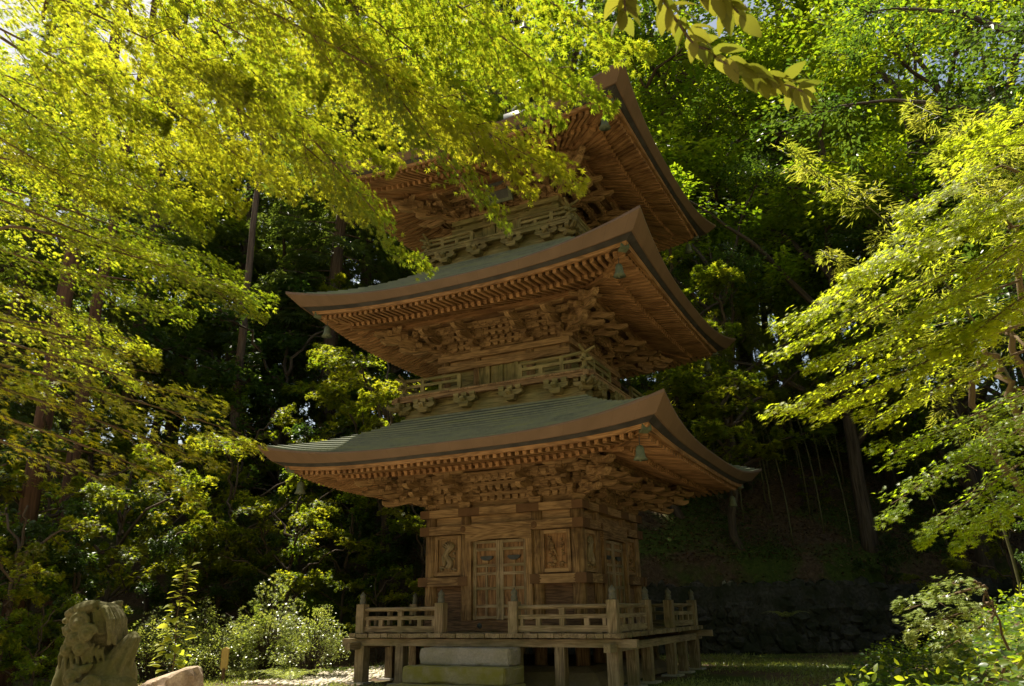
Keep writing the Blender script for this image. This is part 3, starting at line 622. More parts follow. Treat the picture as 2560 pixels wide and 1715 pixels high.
# ---- upper balconies
BAL = [dict(r0=1.98, za=4.80, zb=5.05, zc=5.20, zf=5.33, rf=2.06, rr=1.98, rh=0.33, li=1), dict(r0=1.66, za=8.18, zb=8.40, zc=8.53, zf=8.66, rf=1.76, rr=1.68, rh=0.26, li=2)]
for b in BAL:
    mo = M['wood_olive']; s = ST[b['li']]
    def f(mb, k):
        r = b['r0'] - 0.03
        mb.box((0, -r + 0.02, (b['za'] + b['zb']) / 2 - 0.1), (2 * r, 0.06, b['zb'] - b['za'] + 0.2)); mb.beam((-r - 0.05, -r - 0.02, b['za'] + 0.03), (r + 0.05, -r - 0.02, b['za'] + 0.03), 0.10, 0.07)
        mb.box((0, -r + 0.05, (b['zb'] + b['zf']) / 2), (2 * r - 0.1, 0.05, b['zf'] - b['zb']))
    sides(f).build('balcony_base', mo, pagoda)
    def f(mb, k):
        e = 0.14 if k % 2 == 0 else 0.11
        mb.beam((-b['rf'] - e, -b['rf'], b['zc'] + 0.045), (b['rf'] + e, -b['rf'], b['zc'] + 0.045 + 0.002 * k), 0.09, 0.09)
        n = 20; wv = 2 * b['rf'] / n
        for i in range(n): 
            xm = -b['rf'] + (i + 0.5) * wv
            yi = -max(abs(xm), s['c'] + 0.03); yo = -b['rf'] - 0.06
            mb.box((xm, (yo + yi) / 2, b['zf'] - 0.02), (wv - 0.006, abs(yo - yi), 0.035), grain=1)
        mb.beam((-b['rf'], -b['rf'] + 0.03, b['zf'] - 0.055), (b['rf'], -b['rf'] + 0.03, b['zf'] - 0.055), 0.08, 0.03)
    sides(f).build('balcony_floor', M['wood'] if b['li'] == 1 else mo, pagoda)
    for k in range(4):
        for x in (-0.78, -0.27, 0.27, 0.78):
            mb = MB(); r = b['r0']; x0 = x * r * 0.93; dz = b['zc'] - b['zb']
            mb.T = ROT[k] @ Matrix.Translation((x0, -r - 0.03, b['zb'] - 0.10)) @ Matrix.Scale(1.18, 4)
            masu(mb, 0, -0.02, 0, 0.19, 0.085)
            mb.prism(ARM(0.42, 0.085), (0, -0.04, 0.12), (1, 0, 0), (0, 0, 1), (0, 1, 0), 0.08)
            mb.prism([(0.1, 0.04), (0.1, -0.04), (-0.12, -0.04), (-0.17, 0.0), (-0.17, 0.04)], (0, 0, 0.12), (0, 1, 0), (0, 0, 1), (1, 0, 0), 0.08)
            for xx in (-0.15, 0, 0.15): masu(mb, xx, -0.05, 0.16, 0.10, 0.075)
            mb.build('balcony_bracket', mo, pagoda)
        mb = MB(); mb.T = ROT[k] @ Matrix.Translation((b['r0'], -b['r0'], b['zb'] - 0.09)) @ Matrix.Rotation(math.pi / 4, 4, 'Z')
        masu(mb, 0, 0, 0, 0.2, 0.085); mb.tube([(0, 0.1, 0.12), (0, -0.25, 0.12), (0, -0.34, 0.16), (0, -0.31, 0.2)], [0.06, 0.06, 0.05, 0.02], 7)
        for rz in (-math.pi / 4, math.pi / 4):
            mb.T = ROT[k] @ Matrix.Translation((b['r0'], -b['r0'], b['zb'] - 0.09)) @ Matrix.Rotation(0 if rz < 0 else math.pi / 2, 4, 'Z')
            mb.prism(ARM(0.42, 0.085), (0, -0.03, 0.12), (1, 0, 0), (0, 0, 1), (0, 1, 0), 0.08)
            for xx in (-0.15, 0, 0.15): masu(mb, xx, -0.04, 0.16, 0.10, 0.075)
        mb.build('balcony_bracket', mo, pagoda)
        # railing with sweeping ends, open in front of the doorway
        rr_ = b['rr']; zf = b['zf']; rh = b['rh']
        for sg in (-1, 1):
            mb = MB(); mb.T = ROT[k]; xi = 0.34 * rr_
            L = rr_ + 0.22
            mb.tube([(sg * xi, -rr_, zf + rh), (sg * rr_ * 0.75, -rr_, zf + rh), (sg * (rr_ + 0.02), -rr_, zf + rh + 0.03), (sg * L, -rr_, zf + rh + 0.11)], [0.034, 0.034, 0.034, 0.022], 7)
            mb.beam((sg * xi, -rr_, zf + rh * 0.62), (sg * (rr_ + 0.16), -rr_, zf + rh * 0.62 + 0.01), 0.055, 0.056)
            mb.beam((sg * xi, -rr_, zf + 0.035), (sg * (rr_ + 0.10), -rr_, zf + 0.035), 0.07, 0.075)
            for i, t_ in enumerate((0.0, 0.33, 0.66, 1.0)):
                x = sg * (xi + (rr_ - xi) * t_); top = rh if i in (0, 2, 3) else rh * 0.62
                mb.box((x, -rr_, zf + top / 2), (0.08, 0.06, top))
            mb.build('balcony_railing', M['wood_olive'], pagoda)
        # plank doors of the upper storeys
        mb = MB(); mb.T = ROT[k]; y = -s['c'] - 0.03; ic = s['ic']; H = s['lb'][0] - zf
        for x in (-0.36 * ic * 1.5, 0.36 * ic * 1.5): mb.box((x, y - 0.05, zf + H / 2), (0.10, 0.06, H))
        for i in range(6): mb.box((-0.36 * ic + 0.144 * ic * i, y - 0.03, zf + H / 2), (0.135 * ic, 0.03, H), rv=0.6 + 0.06 * i)
        for x in (-0.8 * ic, 0.8 * ic): mb.box((x, y - 0.03, zf + H / 2), (0.3 * ic, 0.03, H))
        mb.box((0, y - 0.045, zf + H / 2), (0.045, 0.06, H))
        mb.build('plank_door', M['wood_olive'], pagoda)
# ---- finial on the top roof
mb = MB(); zt = 12.40
mb.box((0, 0, zt + 0.10), (0.84, 0.84, 0.26)); mb.lathe([(0.36, 0.27), (0.38, 0.42), (0.2, 0.6), (0.07, 0.66)], (0, 0, zt), 16)
mb.tube([(0, 0, zt + 0.6), (0, 0, zt + 3.6)], 0.05, 8)
for i in range(9): mb.lathe([(0.06, 0), (0.30 - 0.014 * i, 0.02), (0.30 - 0.014 * i, 0.07), (0.06, 0.05)], (0, 0, zt + 0.9 + 0.24 * i), 16)
mb.ball((0, 0, zt + 3.5), 0.11, (1, 1, 1.3)); mb.build('roof_finial', M['black_iron'], pagoda, smooth=True)

# ---- wind bells hanging from the hip rafters
def make_bell():
    t = thing('wind_bell', 'bell', 'bell')
    mb = MB(); mb.lathe([(0.02, 0.0), (0.05, -0.015), (0.072, -0.06), (0.078, -0.13), (0.088, -0.19), (0.125, -0.26), (0.118, -0.262), (0.08, -0.19), (0.0, -0.05)], (0, 0, 0), 14); mb.build('bell_body', M['verdigris'], t, smooth=True)
    mb = MB(); mb.tube([(0, 0, 0.20), (0, 0, 0.0)], 0.008, 5); mb.build('hook', M['black_iron'], t)
    mb = MB(); mb.tube([(0, 0, -0.06), (0, 0, -0.26)], 0.006, 5); mb.ball((0, 0, -0.27), 0.022, n=5); mb.build('clapper', M['verdigris'], t)
    return t
bell = make_bell(); first = True
WH = {(0, 0): 'green bronze wind bell under the front right corner of the lowest roof', (0, 3): 'dark wind bell under the left tip of the lowest roof', (0, 1): 'wind bell under the far right corner of the lowest roof', (0, 2): 'wind bell under the hidden back corner of the lowest roof',
      (1, 0): 'green bronze wind bell under the front right corner of the middle roof', (1, 3): 'shaded wind bell under the left tip of the middle roof', (1, 1): 'wind bell under the far right corner of the middle roof', (1, 2): 'wind bell under the hidden back corner of the middle roof',
      (2, 0): 'green bronze wind bell under the near corner of the top roof', (2, 3): 'wind bell under the left tip of the top roof behind maple leaves', (2, 1): 'dark wind bell under the far right corner of the top roof', (2, 2): 'wind bell under the hidden back corner of the top roof'}
for li, q in enumerate(RF):
    for k in range(4):
        if k == 2: continue
        o = bell if first else copy_tree(bell); first = False
        r = q['wt'] - 0.62; p = ROT[k] @ Vector((r, -r, q['zt'] - 0.64)); o.location = p; o.scale = (0.88,) * 3
        o['label'] = WH[(li, k)]; o['group'] = 'wind bells at the roof corners'
# ---- name plaque leaning out under the top roof
pq = thing('name_plaque', 'dark framed plaque leaning out below the top roof eave', 'plaque', (0.10, -1.62, 9.56))
pq.rotation_euler = (R(24), 0, 0)
mb = MB(); mb.box((0, 0, 0.38), (0.46, 0.04, 0.78)); mb.build('panel', M['black_iron'], pq)
mb = MB()
for sg in (-1, 1): mb.box((sg * 0.255, -0.012, 0.38), (0.07, 0.075, 0.90)); mb.box((0, -0.012, 0.38 + sg * 0.415), (0.44, 0.075, 0.07))
mb.build('frame', M['verdigris'], pq)

# ---- stone steps
stp = thing('stone_steps', 'mossy granite block steps leading up to the veranda opening', 'steps', (0, -3, 0))
def block(x0, x1, y0, y1, z0, z1, mat, seed):
    rr = random.Random(seed); mb = MB(); nx, nz = 9, 3
    mb.box(((x0 + x1) / 2, (y0 + y1) / 2, (z0 + z1) / 2), (x1 - x0, y1 - y0, z1 - z0)); o = mb.build('step', mat, stp)
    o.matrix_parent_inverse = Matrix.Translation((0, 3, 0))
    bm = bmesh.new(); bm.from_mesh(o.data); bmesh.ops.bevel(bm, geom=bm.edges[:], offset=0.016, segments=2, affect='EDGES')
    for _ in range(4): bmesh.ops.subdivide_edges(bm, edges=[e for e in bm.edges if e.calc_length() > 0.05], cuts=1, use_grid_fill=True)
    for v in bm.verts:                     # worn edges and hand dressed faces
        p = v.co + Vector((seed * 7, 0, 0)); ed = sum(abs(abs(q) - hf) < 0.03 for q, hf in zip(v.co - Vector(((x0 + x1) / 2, (y0 + y1) / 2, (z0 + z1) / 2)), ((x1 - x0) / 2, (y1 - y0) / 2, (z1 - z0) / 2)))
        v.co += mnoise.noise_vector(p * 4) * 0.008 + mnoise.noise_vector(p * 17) * 0.004
        if ed >= 2: v.co += (Vector(((x0 + x1) / 2, (y0 + y1) / 2, (z0 + z1) / 2)) - v.co).normalized() * max(0, mnoise.noise(p * 6)) * 0.045
    bm.to_mesh(o.data); bm.free(); return o
block(-0.86, 0.84, -2.92, -2.50, 0.372, 0.635, M['granite'], 1)
block(-0.98, 0.92, -3.24, -2.55, 0.115, 0.368, M['granite_moss'], 2)
block(-1.06, 1.00, -3.58, -2.60, -0.15, 0.111, M['granite_moss'], 3)
# ================================================================== TERRAIN
def sm(a, b, x):
    t = min(1, max(0, (x - a) / (b - a))); return t * t * (3 - 2 * t)
WP = (1.6, 7.0); WD = (0.82, 0.572); WN = (-0.572, 0.82)          # retaining wall: point, direction, inward normal
def hgt(x, y):
    q = (x - WP[0]) * WD[0] + (y - WP[1]) * WD[1]; s = (x - WP[0]) * WN[0] + (y - WP[1]) * WN[1]
    wl = sm(-7, -3.5, q)                                            # the wall fades out towards the path on the left
    z = 0.0
    if s > 0:
        up = 0.80 * min(s, 11) + 0.25 * max(0, min(s - 11, 40))
        z = wl * (1.70 * sm(0.55, 0.95, s) + up * sm(0.4, 1.0, s)) + (1 - wl) * (0.52 * min(s, 15) + 0.22 * max(0, min(s - 15, 40)))
    b = max(0.0, x - 6.7 - 0.02 * max(0, -y)) * 0.55 * (1 - sm(14, 24, y)) * sm(-16, -9, y)
    z = max(z, min(b, 6)) + 0.3 * min(z, min(b, 6))
    return z + 0.05 * math.sin(x * 1.1 + 0.6 * y) * sm(0.02, 1.2, z) + 0.10 * math.sin(0.5 * x - 0.9 * y) * sm(0.3, 2, z)
def axis_pts(lo, hi, step, far):
    a = [lo + i * step for i in range(int((hi - lo) / step) + 1)]
    return [-far, -far * 0.5, lo - 22, lo - 9, lo - 3] + a + [hi + 3, hi + 9, hi + 22, far * 0.5, far]
mb = MB(); xs = axis_pts(-24, 16, 0.4, 400); ys = axis_pts(-17, 30, 0.4, 400)
mb.grid([(x, y, hgt(x, y) if abs(x) < 60 and abs(y) < 70 else 6.0 * (1 if y > 0 else 0)) for x in xs for y in ys], [(x, y, 0) for x in xs for y in ys], len(xs), len(ys))
def ground_mat():
    m, t, b = newmat('forest_floor'); g = N(t, 'ShaderNodeTexCoord').outputs['Object']
    n1 = noise(t, g, 0.45, 6, 0.62); n2 = noise(t, g, 9.0, 6, 0.7); n3 = noise(t, g, 40, 4, 0.7)
    soil = ramp(t, n2, [(0.3, (0.045, 0.030, 0.018)), (0.55, (0.105, 0.070, 0.042)), (0.75, (0.18, 0.13, 0.085))])
    moss = ramp(t, n2, [(0.3, (0.03, 0.05, 0.010)), (0.7, (0.085, 0.11, 0.022))])
    c = mixc(t, ramp(t, n1, [(0.46, (0, 0, 0)), (0.56, (1, 1, 1))]), soil, moss)
    sep = N(t, 'ShaderNodeSeparateXYZ'); t.links.new(g, sep.inputs[0])
    # swept gravelly court in front of the pagoda
    court = N(t, 'ShaderNodeMapRange'); court.inputs[1].default_value = -3.4; court.inputs[2].default_value = -4.4; t.links.new(sep.outputs[1], court.inputs[0])
    pale = ramp(t, n3, [(0.3, (0.28, 0.215, 0.13)), (0.7, (0.52, 0.42, 0.28))])
    c = mixc(t, court.outputs[0], c, pale)
    t.links.new(c, b.inputs['Base Color']); b.inputs['Roughness'].default_value = 0.95; b.inputs['Specular IOR Level'].default_value = 0.1
    bump(t, n2, b, 0.8, 0.06); return m
M['ground'] = ground_mat()
gr = mb.build('ground', M['ground'], smooth=True); tag(gr, kind='structure')

# ================================================================== LEAVES
def leaf_tmpl(kind):
    if kind in ('maple7', 'maple5'):
        lob = [(0, 1.0), (38, 0.9), (78, 0.68), (120, 0.38)] if kind == 'maple7' else [(0, 1.0), (48, 0.85), (100, 0.5)]
        tips = [(a, l) for a, l in lob] + [(-a, l) for a, l in lob if a]
        tips.sort(); rays = []
        for i, (a, l) in enumerate(tips):
            if i: rays.append(((tips[i - 1][0] + a) / 2, 0.30 * min(1, (tips[i - 1][1] + l) / 1.6)))
            rays.append((a, l))
        rays = [(tips[0][0] - 25, 0.12)] + rays + [(tips[-1][0] + 25, 0.12)]
        V = [(0, 0, 0)] + [(r * math.cos(R(a)), r * math.sin(R(a)), -0.16 * r * r - (0.03 if r < 0.35 else 0)) for a, r in rays]
        return np.array(V), [(0, i, i + 1) for i in range(1, len(rays))]
    if kind == 'rhomb': return np.array([(0, 0, 0), (0.42, -0.27, 0.05), (1, 0, -0.06), (0.42, 0.27, 0.05)]), [(0, 1, 2), (0, 2, 3)]
    if kind == 'oval':
        V = [(0, 0, 0), (0.25, -0.20, 0.05), (0.6, -0.23, 0.04), (1, 0, -0.12), (0.6, 0.23, 0.04), (0.25, 0.20, 0.05), (0.5, 0, -0.01)]
        return np.array(V), [(0, 1, 6), (1, 2, 6), (2, 3, 6), (3, 4, 6), (4, 5, 6), (5, 0, 6)]
    if kind == 'serrate':                  # large toothed leaf folded along its midrib
        V = []; n = 13; mid = []; L = []; Rr = []
        for i in range(n):
            t_ = i / (n - 1); wd = 0.30 * math.sin(math.pi * t_ ** 0.85) ** 0.8 * (1 - 0.25 * t_) * (1.0 if i % 2 else 0.93); zc = -0.30 * t_ * t_
            mid.append((t_, 0, zc)); L.append((t_ - 0.02, wd, zc + 0.22 * wd - 0.5 * wd * wd)); Rr.append((t_ - 0.02, -wd, zc + 0.22 * wd - 0.5 * wd * wd))
        V = mid + L + Rr; F = []
        for i in range(n - 1): F += [(i, i + 1, n + i + 1), (i, n + i + 1, n + i), (i, 2 * n + i, 2 * n + i + 1), (i, 2 * n + i + 1, i + 1)]
        return np.array(V), F
    if kind == 'heart':
        V = [(0, 0, 0), (-0.08, -0.22, 0.02), (0.2, -0.42, 0.05), (0.6, -0.30, 0.03), (1, 0, -0.15), (0.6, 0.30, 0.03), (0.2, 0.42, 0.05), (-0.08, 0.22, 0.02), (0.45, 0, -0.03)]
        return np.array(V), [(0, 1, 8), (1, 2, 8), (2, 3, 8), (3, 4, 8), (4, 5, 8), (5, 6, 8), (6, 7, 8), (7, 0, 8)]
    if kind == 'blade': return np.array([(0, 0, 0), (0.35, -0.075, 0.01), (1, 0, -0.12), (0.35, 0.075, 0.01)]), [(0, 1, 2), (0, 2, 3)]
    if kind == 'needle':                   # a drooping spray of cedar scale-twigs
        V = [(0, 0, 0)]; F = []
        for i, a in enumerate((-50, -22, 5, 30, 55)):
            c, s_ = math.cos(R(a)), math.sin(R(a)); L = (0.7, 0.95, 1.0, 0.9, 0.65)[i]; k = len(V)
            V += [(0.45 * L * c + 0.07 * s_, 0.45 * L * s_ - 0.07 * c, 0.02), (L * c, L * s_, -0.15), (0.45 * L * c - 0.07 * s_, 0.45 * L * s_ + 0.07 * c, 0.02)]
            F += [(0, k, k + 1), (0, k + 1, k + 2)]
        return np.array(V), F
def leaves_obj(name, tmpl, P, D, U, S, mat, parent, rng, base=None):
    TV, TF = leaf_tmpl(tmpl); TF = np.array(TF); P = np.asarray(P, float); D = np.asarray(D, float); U = np.asarray(U, float); S = np.asarray(S, float)
    U /= np.linalg.norm(U, axis=1, keepdims=True) + 1e-9
    D = D - U * (D * U).sum(1, keepdims=True); D /= np.linalg.norm(D, axis=1, keepdims=True) + 1e-9
    B = np.cross(U, D); n = len(P); k = len(TV)
    V = P[:, None, :] + S[:, None, None] * (TV[None, :, 0:1] * D[:, None, :] + TV[None, :, 1:2] * B[:, None, :] + TV[None, :, 2:3] * U[:, None, :])
    F = (np.arange(n)[:, None, None] * k + TF[None]).reshape(-1)
    me = bpy.data.meshes.new(name); me.vertices.add(n * k); me.vertices.foreach_set('co', V.reshape(-1).astype(np.float32))
    nf = n * len(TF); me.loops.add(nf * 3); me.loops.foreach_set('vertex_index', F.astype(np.int32)); me.polygons.add(nf)
    me.polygons.foreach_set('loop_start', np.arange(0, nf * 3, 3, dtype=np.int32))
    try: me.polygons.foreach_set('loop_total', np.full(nf, 3, dtype=np.int32))
    except Exception: pass
    me.update(calc_edges=True)
    a = me.attributes.new('rv', 'FLOAT', 'POINT'); rv = rng.random(n) if base is None else np.clip(np.asarray(base) + rng.normal(0, 0.16, n), 0, 1)
    a.data.foreach_set('value', np.repeat(rv, k).astype(np.float32))
    me.materials.append(mat); o = bpy.data.objects.new(name, me); COL.objects.link(o)
    if parent: o.parent = parent
    return o
class Crown:
    """gathers leaf positions of many sprays and the twigs that carry them"""
    def __init__(s, seed): s.rng = np.random.default_rng(seed); s.P = []; s.D = []; s.U = []; s.S = []; s.b = []; s.tw = MB()
    def put(s, P, D, U, S, b): s.P.append(P); s.D.append(D); s.U.append(U); s.S.append(S); s.b.append(b)
    def spray(s, a, b, width, n, size, sag=0.12, flat=0.05, tilt=0.45, hang=0.35, twigs=6, tw=0.006, start=0.15, tone=None, lump=True):
        rg = s.rng; a = np.array(a, float); b = np.array(b, float); ax = b - a; L = np.linalg.norm(ax); ax /= L
        lat = np.cross(ax, (0, 0, 1.0)); lat /= np.linalg.norm(lat) + 1e-9; up = np.cross(lat, ax)
        # leaves cluster along side twigs
        nt = max(4, int(L / 0.16)) if lump else 0
        u = start + (1 - start) * rg.random(n) ** 0.8
        v = np.clip(rg.normal(0, 0.5, n), -1, 1)
        if lump:
            tu = start + (1 - start) * np.linspace(0, 1, nt) ** 0.9; ti = rg.integers(0, nt, n); sd = np.sign(v) + (v == 0)
            wv = np.abs(v); u = tu[ti] + wv * width * 0.75 / L + rg.normal(0, 0.018, n); u = np.clip(u, 0, 1.08)
            jit = rg.normal(0, 0.5, (2, nt)); v = v * (1 + 0.3 * jit[0][ti])
            zt = (rg.normal(0, flat * 1.5, nt))[ti]
        else: zt = 0
        shp = np.minimum(1, (1.12 - u) * 2.4) * np.minimum(1, 0.35 + u * 1.6)
        v = v * shp
        C = a + ax * (u * L)[:, None] + np.array((0, 0, -1.0)) * (sag * L * u * u)[:, None]
        Pn = C + lat * (v * width)[:, None] + up * (-0.28 * width * v * v + rg.normal(0, flat, n) + zt)[:, None]
        Dn = lat * (np.sign(v) * (0.35 + np.abs(v)))[:, None] + ax * (0.75 + 0 * u)[:, None] + np.array((0, 0, -1.0)) * hang + rg.normal(0, 0.35, (n, 3))
        Un = up * 1.0 + np.array((0, 0, 0.3)) + rg.normal(0, tilt, (n, 3)) + lat * (0.35 * v)[:, None] + ax * 0.2
        s.put(Pn, Dn, Un, size * rg.uniform(0.65, 1.15, n), np.full(n, rg.uniform(0.2, 0.8) if tone is None else tone))
        if twigs:
            pts = [a + ax * (t * L) + np.array((0, 0, -sag * L * t * t)) for t in (0, 0.25, 0.5, 0.75, 1.0)]
            s.tw.tube([tuple(p) for p in pts], [tw * 2.2, tw * 1.7, tw * 1.25, tw * 0.85, tw * 0.4], 5, cap=False)
            for i in range(twigs):
                t = 0.2 + 0.75 * (i + rg.random()) / twigs; sd = 1 if i % 2 else -1; p = a + ax * (t * L) + np.array((0, 0, -sag * L * t * t))
                w2 = width * min(1, (1.12 - t) * 2.4) * 0.8
                e = p + lat * sd * w2 + ax * w2 * 0.75 - up * 0.22 * w2
                s.tw.tube([tuple(p), tuple((p + e) / 2 + up * 0.04 * w2), tuple(e)], [tw * 0.7, tw * 0.5, tw * 0.25], 4, cap=False)
    def finish(s, parent, tmpl, mat, name='crown', bark=None, twigname='twig'):
        o = leaves_obj(name, tmpl, np.concatenate(s.P), np.concatenate(s.D), np.concatenate(s.U), np.concatenate(s.S), mat, parent, s.rng, np.concatenate(s.b))
        if s.tw.n and bark: s.tw.build(twigname, bark, parent, smooth=True)
        return o
def limb(mb, pts, r0, r1, n=8, k=6, wob=0.03, rg=None):
    """a limb through the points, smoothed and slightly crooked"""
    pts = [Vector(p) for p in pts]; out = []; m = len(pts)
    for i in range(m - 1):
        p0, p1, p2, p3 = pts[max(i - 1, 0)], pts[i], pts[i + 1], pts[min(i + 2, m - 1)]
        for j in range(k):
            t = j / k
            out.append(0.5 * ((2 * p1) + (p2 - p0) * t + (2 * p0 - 5 * p1 + 4 * p2 - p3) * t * t + (3 * p1 - p0 - 3 * p2 + p3) * t ** 3))
    out.append(pts[-1]); rr = rg or _rg
    out = [out[0]] + [p + Vector((rr.gauss(0, wob), rr.gauss(0, wob), rr.gauss(0, wob))) for p in out[1:-1]] + [out[-1]]
    q = len(out); mb.tube(out, [r0 + (r1 - r0) * (i / (q - 1)) ** 0.8 for i in range(q)], n)

# ---- hero maples: a trunk outside the frame, limbs to every spray
def hero_maple(name, label, base, fork, sprays, leaf, per_m, seed, limbs_r=0.05, group=None, tone=None, tilt=0.30, mat='maple', stems=None, hubs=None, bk='bark_maple'):
    t = thing(name, label, 'tree', base, 0, group); b = Vector(base); mb = MB(); rr = random.Random(seed)
    loc = lambda p: Vector(p) - b
    for st in (stems or [(base, fork)]): limb(mb, [loc(p) for p in st], limbs_r * 2.0, limbs_r * 0.9, 9, rg=rr)
    hubs = hubs or [fork]
    cr = Crown(seed)
    for sp in sprays:
        a, e, w_ = Vector(sp[0]), Vector(sp[1]), sp[2]; dn = sp[3] if len(sp) > 3 else 1.0; tn = sp[4] if len(sp) > 4 else tone
        hub = min(hubs, key=lambda h: (Vector(h) - a).length)
        mid = (Vector(hub) + a) / 2 + Vector((0, 0, 0.12 * (Vector(hub) - a).length))
        if (Vector(hub) - a).length > 0.05: limb(mb, [loc(hub), loc(mid), loc(a)], limbs_r * 0.5, 0.016, 6, 5, 0.02, rr)
        L = (e - a).length
        cr.spray(tuple(loc(a)), tuple(loc(e)), w_, int(per_m * L * w_ * dn), leaf, sag=0.05, flat=0.028, hang=0.22, twigs=max(4, int(L * 4)), tone=tn, tilt=tilt, tw=0.007)
    mb.build('trunk', M[bk], t, smooth=True); cr.finish(t, 'maple7', M[mat], bark=M[bk])
    return t
SPR_A = [
    ((2.68, -12.28, 5.6), (5.13, -10.7, 4.08), 0.5),
    ((2.99, -11.85, 5.81), (4.84, -10.63, 4.14), 0.38),
    ((3.51, -11.9, 5.69), (4.73, -10.8, 3.81), 0.26),
    ((2.66, -11.3, 5.48), (3.65, -10.0, 4.01), 0.3),
    ((2.36, -11.45, 5.49), (3.3, -10.12, 4.48), 0.5),
    ((4.0, -11.84, 5.57), (5.48, -10.86, 4.32), 0.4),
    ((4.51, -11.59, 5.56), (5.7, -10.65, 4.7), 0.32),
    ((1.81, -11.86, 5.82), (3.03, -10.08, 4.65), 0.6),
    ((1.02, -11.72, 5.96), (2.26, -10.13, 4.98), 0.6),
    ((0.52, -11.97, 5.97), (1.68, -10.19, 5.02), 0.6),
    ((-0.14, -12.29, 5.95), (1.47, -10.42, 4.73), 0.55),
    ((1.18, -12.77, 5.84), (2.68, -11.2, 5.26), 0.7),
    ((2.05, -12.66, 5.77), (3.36, -11.06, 5.15), 0.7),
    ((2.72, -12.35, 5.85), (4.04, -10.89, 5.0), 0.7),
    ((3.39, -12.19, 5.69), (4.61, -10.73, 4.69), 0.6),
    ((1.67, -11.37, 5.92), (3.29, -10.09, 5.01), 0.6),
    ((3.0, -11.2, 5.67), (4.21, -10.24, 4.75), 0.5),
    ((3.66, -11.72, 6.04), (4.9, -10.48, 5.05), 0.55),
    ((0.46, -12.59, 5.97), (1.65, -11.06, 5.39), 0.7),
    ((3.83, -10.95, 6.11), (4.93, -10.33, 4.69), 0.4),
    ((-0.94, -12.04, 5.79), (0.76, -10.57, 5.42), 0.6),
    ((-1.23, -11.74, 7.71), (1.58, -9.16, 6.53), 0.9),
    ((0.25, -11.15, 8.12), (2.97, -8.63, 6.34), 0.9),
    ((1.5, -10.6, 8.31), (4.25, -8.55, 6.55), 0.8),
    ((-2.31, -11.53, 7.31), (0.36, -9.25, 6.4), 0.9),
]
SPR_B = [
    ((-0.46, -11.76, 5.7), (0.8, -10.8, 4.84), 0.4, 1.1),
    ((-0.74, -11.55, 5.41), (1.09, -10.07, 5.15), 0.55, 1.1),
    ((-0.85, -11.3, 5.2), (1.23, -9.43, 4.31), 0.55, 1.1),
    ((-0.81, -10.85, 5.33), (0.83, -9.35, 4.8), 0.5),
    ((-0.45, -10.72, 4.85), (1.5, -9.53, 4.29), 0.42),
    ((-1.29, -11.15, 4.87), (0.42, -9.6, 4.29), 0.55),
    ((-1.77, -10.87, 4.76), (-0.26, -9.39, 4.09), 0.5),
    ((-1.81, -10.81, 4.54), (-0.66, -9.25, 3.84), 0.45),
    ((-2.09, -10.89, 5.61), (-0.43, -9.43, 5.22), 0.6),
    ((-2.37, -11.08, 6.36), (-0.63, -9.57, 5.94), 0.7),
]
SPR_C = [
    ((0.66, -11.86, 3.1), (2.43, -10.44, 2.64), 0.36),
    ((0.75, -11.87, 2.95), (2.3, -10.65, 2.4), 0.32),
    ((0.8, -11.77, 2.74), (2.24, -10.72, 2.2), 0.3, 0.8),
    ((0.33, -11.66, 3.39), (1.9, -10.36, 2.96), 0.42, 0.9),
    ((0.21, -11.45, 2.69), (1.18, -10.59, 2.32), 0.3, 0.7),
    ((-0.08, -11.5, 3.68), (1.08, -10.36, 3.44), 0.4, 0.8),
]
SPR_D = [
    ((8.28, -6.12, 5.5), (7.3, -7.46, 4.64), 0.45, 1.2),
    ((8.33, -6.41, 5.08), (6.26, -8.09, 3.68), 0.5, 1.25),
    ((8.16, -6.51, 4.83), (6.8, -7.94, 3.99), 0.5, 1.2),
    ((8.18, -6.38, 4.51), (6.17, -8.03, 3.4), 0.3, 1.1),
    ((8.15, -6.37, 4.14), (6.42, -7.96, 3.26), 0.42, 1.1),
    ((8.08, -6.53, 3.83), (6.1, -8.2, 2.84), 0.3, 1.2),
    ((8.09, -6.46, 3.68), (6.37, -7.96, 2.88), 0.4, 1.1),
    ((8.08, -6.38, 3.45), (6.74, -7.63, 2.8), 0.38, 1.0),
    ((8.68, -6.0, 5.7), (7.8, -7.03, 5.38), 0.5, 1.2),
    ((9.14, -5.9, 6.04), (8.06, -6.99, 5.62), 0.55, 1.2),
    ((8.86, -5.99, 5.3), (7.31, -7.43, 4.26), 0.55, 1.2),
    ((8.73, -6.06, 4.7), (7.15, -7.42, 3.7), 0.5, 1.2),
    ((8.6, -6.15, 4.14), (7.21, -7.46, 3.28), 0.45, 1.1),
    ((8.92, -6.46, 5.36), (7.77, -7.41, 4.5), 0.5, 1.2),
    ((8.86, -6.5, 4.79), (7.73, -7.46, 3.98), 0.5, 1.2),
    ((8.77, -6.35, 4.29), (7.58, -7.35, 3.48), 0.5, 1.1),
    ((8.25, -5.96, 3.19), (6.79, -7.61, 2.5), 0.35, 0.8, 0.15),  # lower boughs from here: darker tone puts their shade into the leaf colour
    ((8.21, -5.87, 2.91), (6.73, -7.49, 2.12), 0.35, 0.8, 0.1),
    ((8.21, -6.02, 2.67), (6.98, -7.39, 1.87), 0.38, 0.9, 0.1),
    ((8.12, -6.17, 2.33), (7.21, -7.35, 1.75), 0.35, 0.9, 0.1),
    ((8.35, -5.66, 3.16), (7.37, -6.86, 2.53), 0.4, 0.8, 0.15),
]
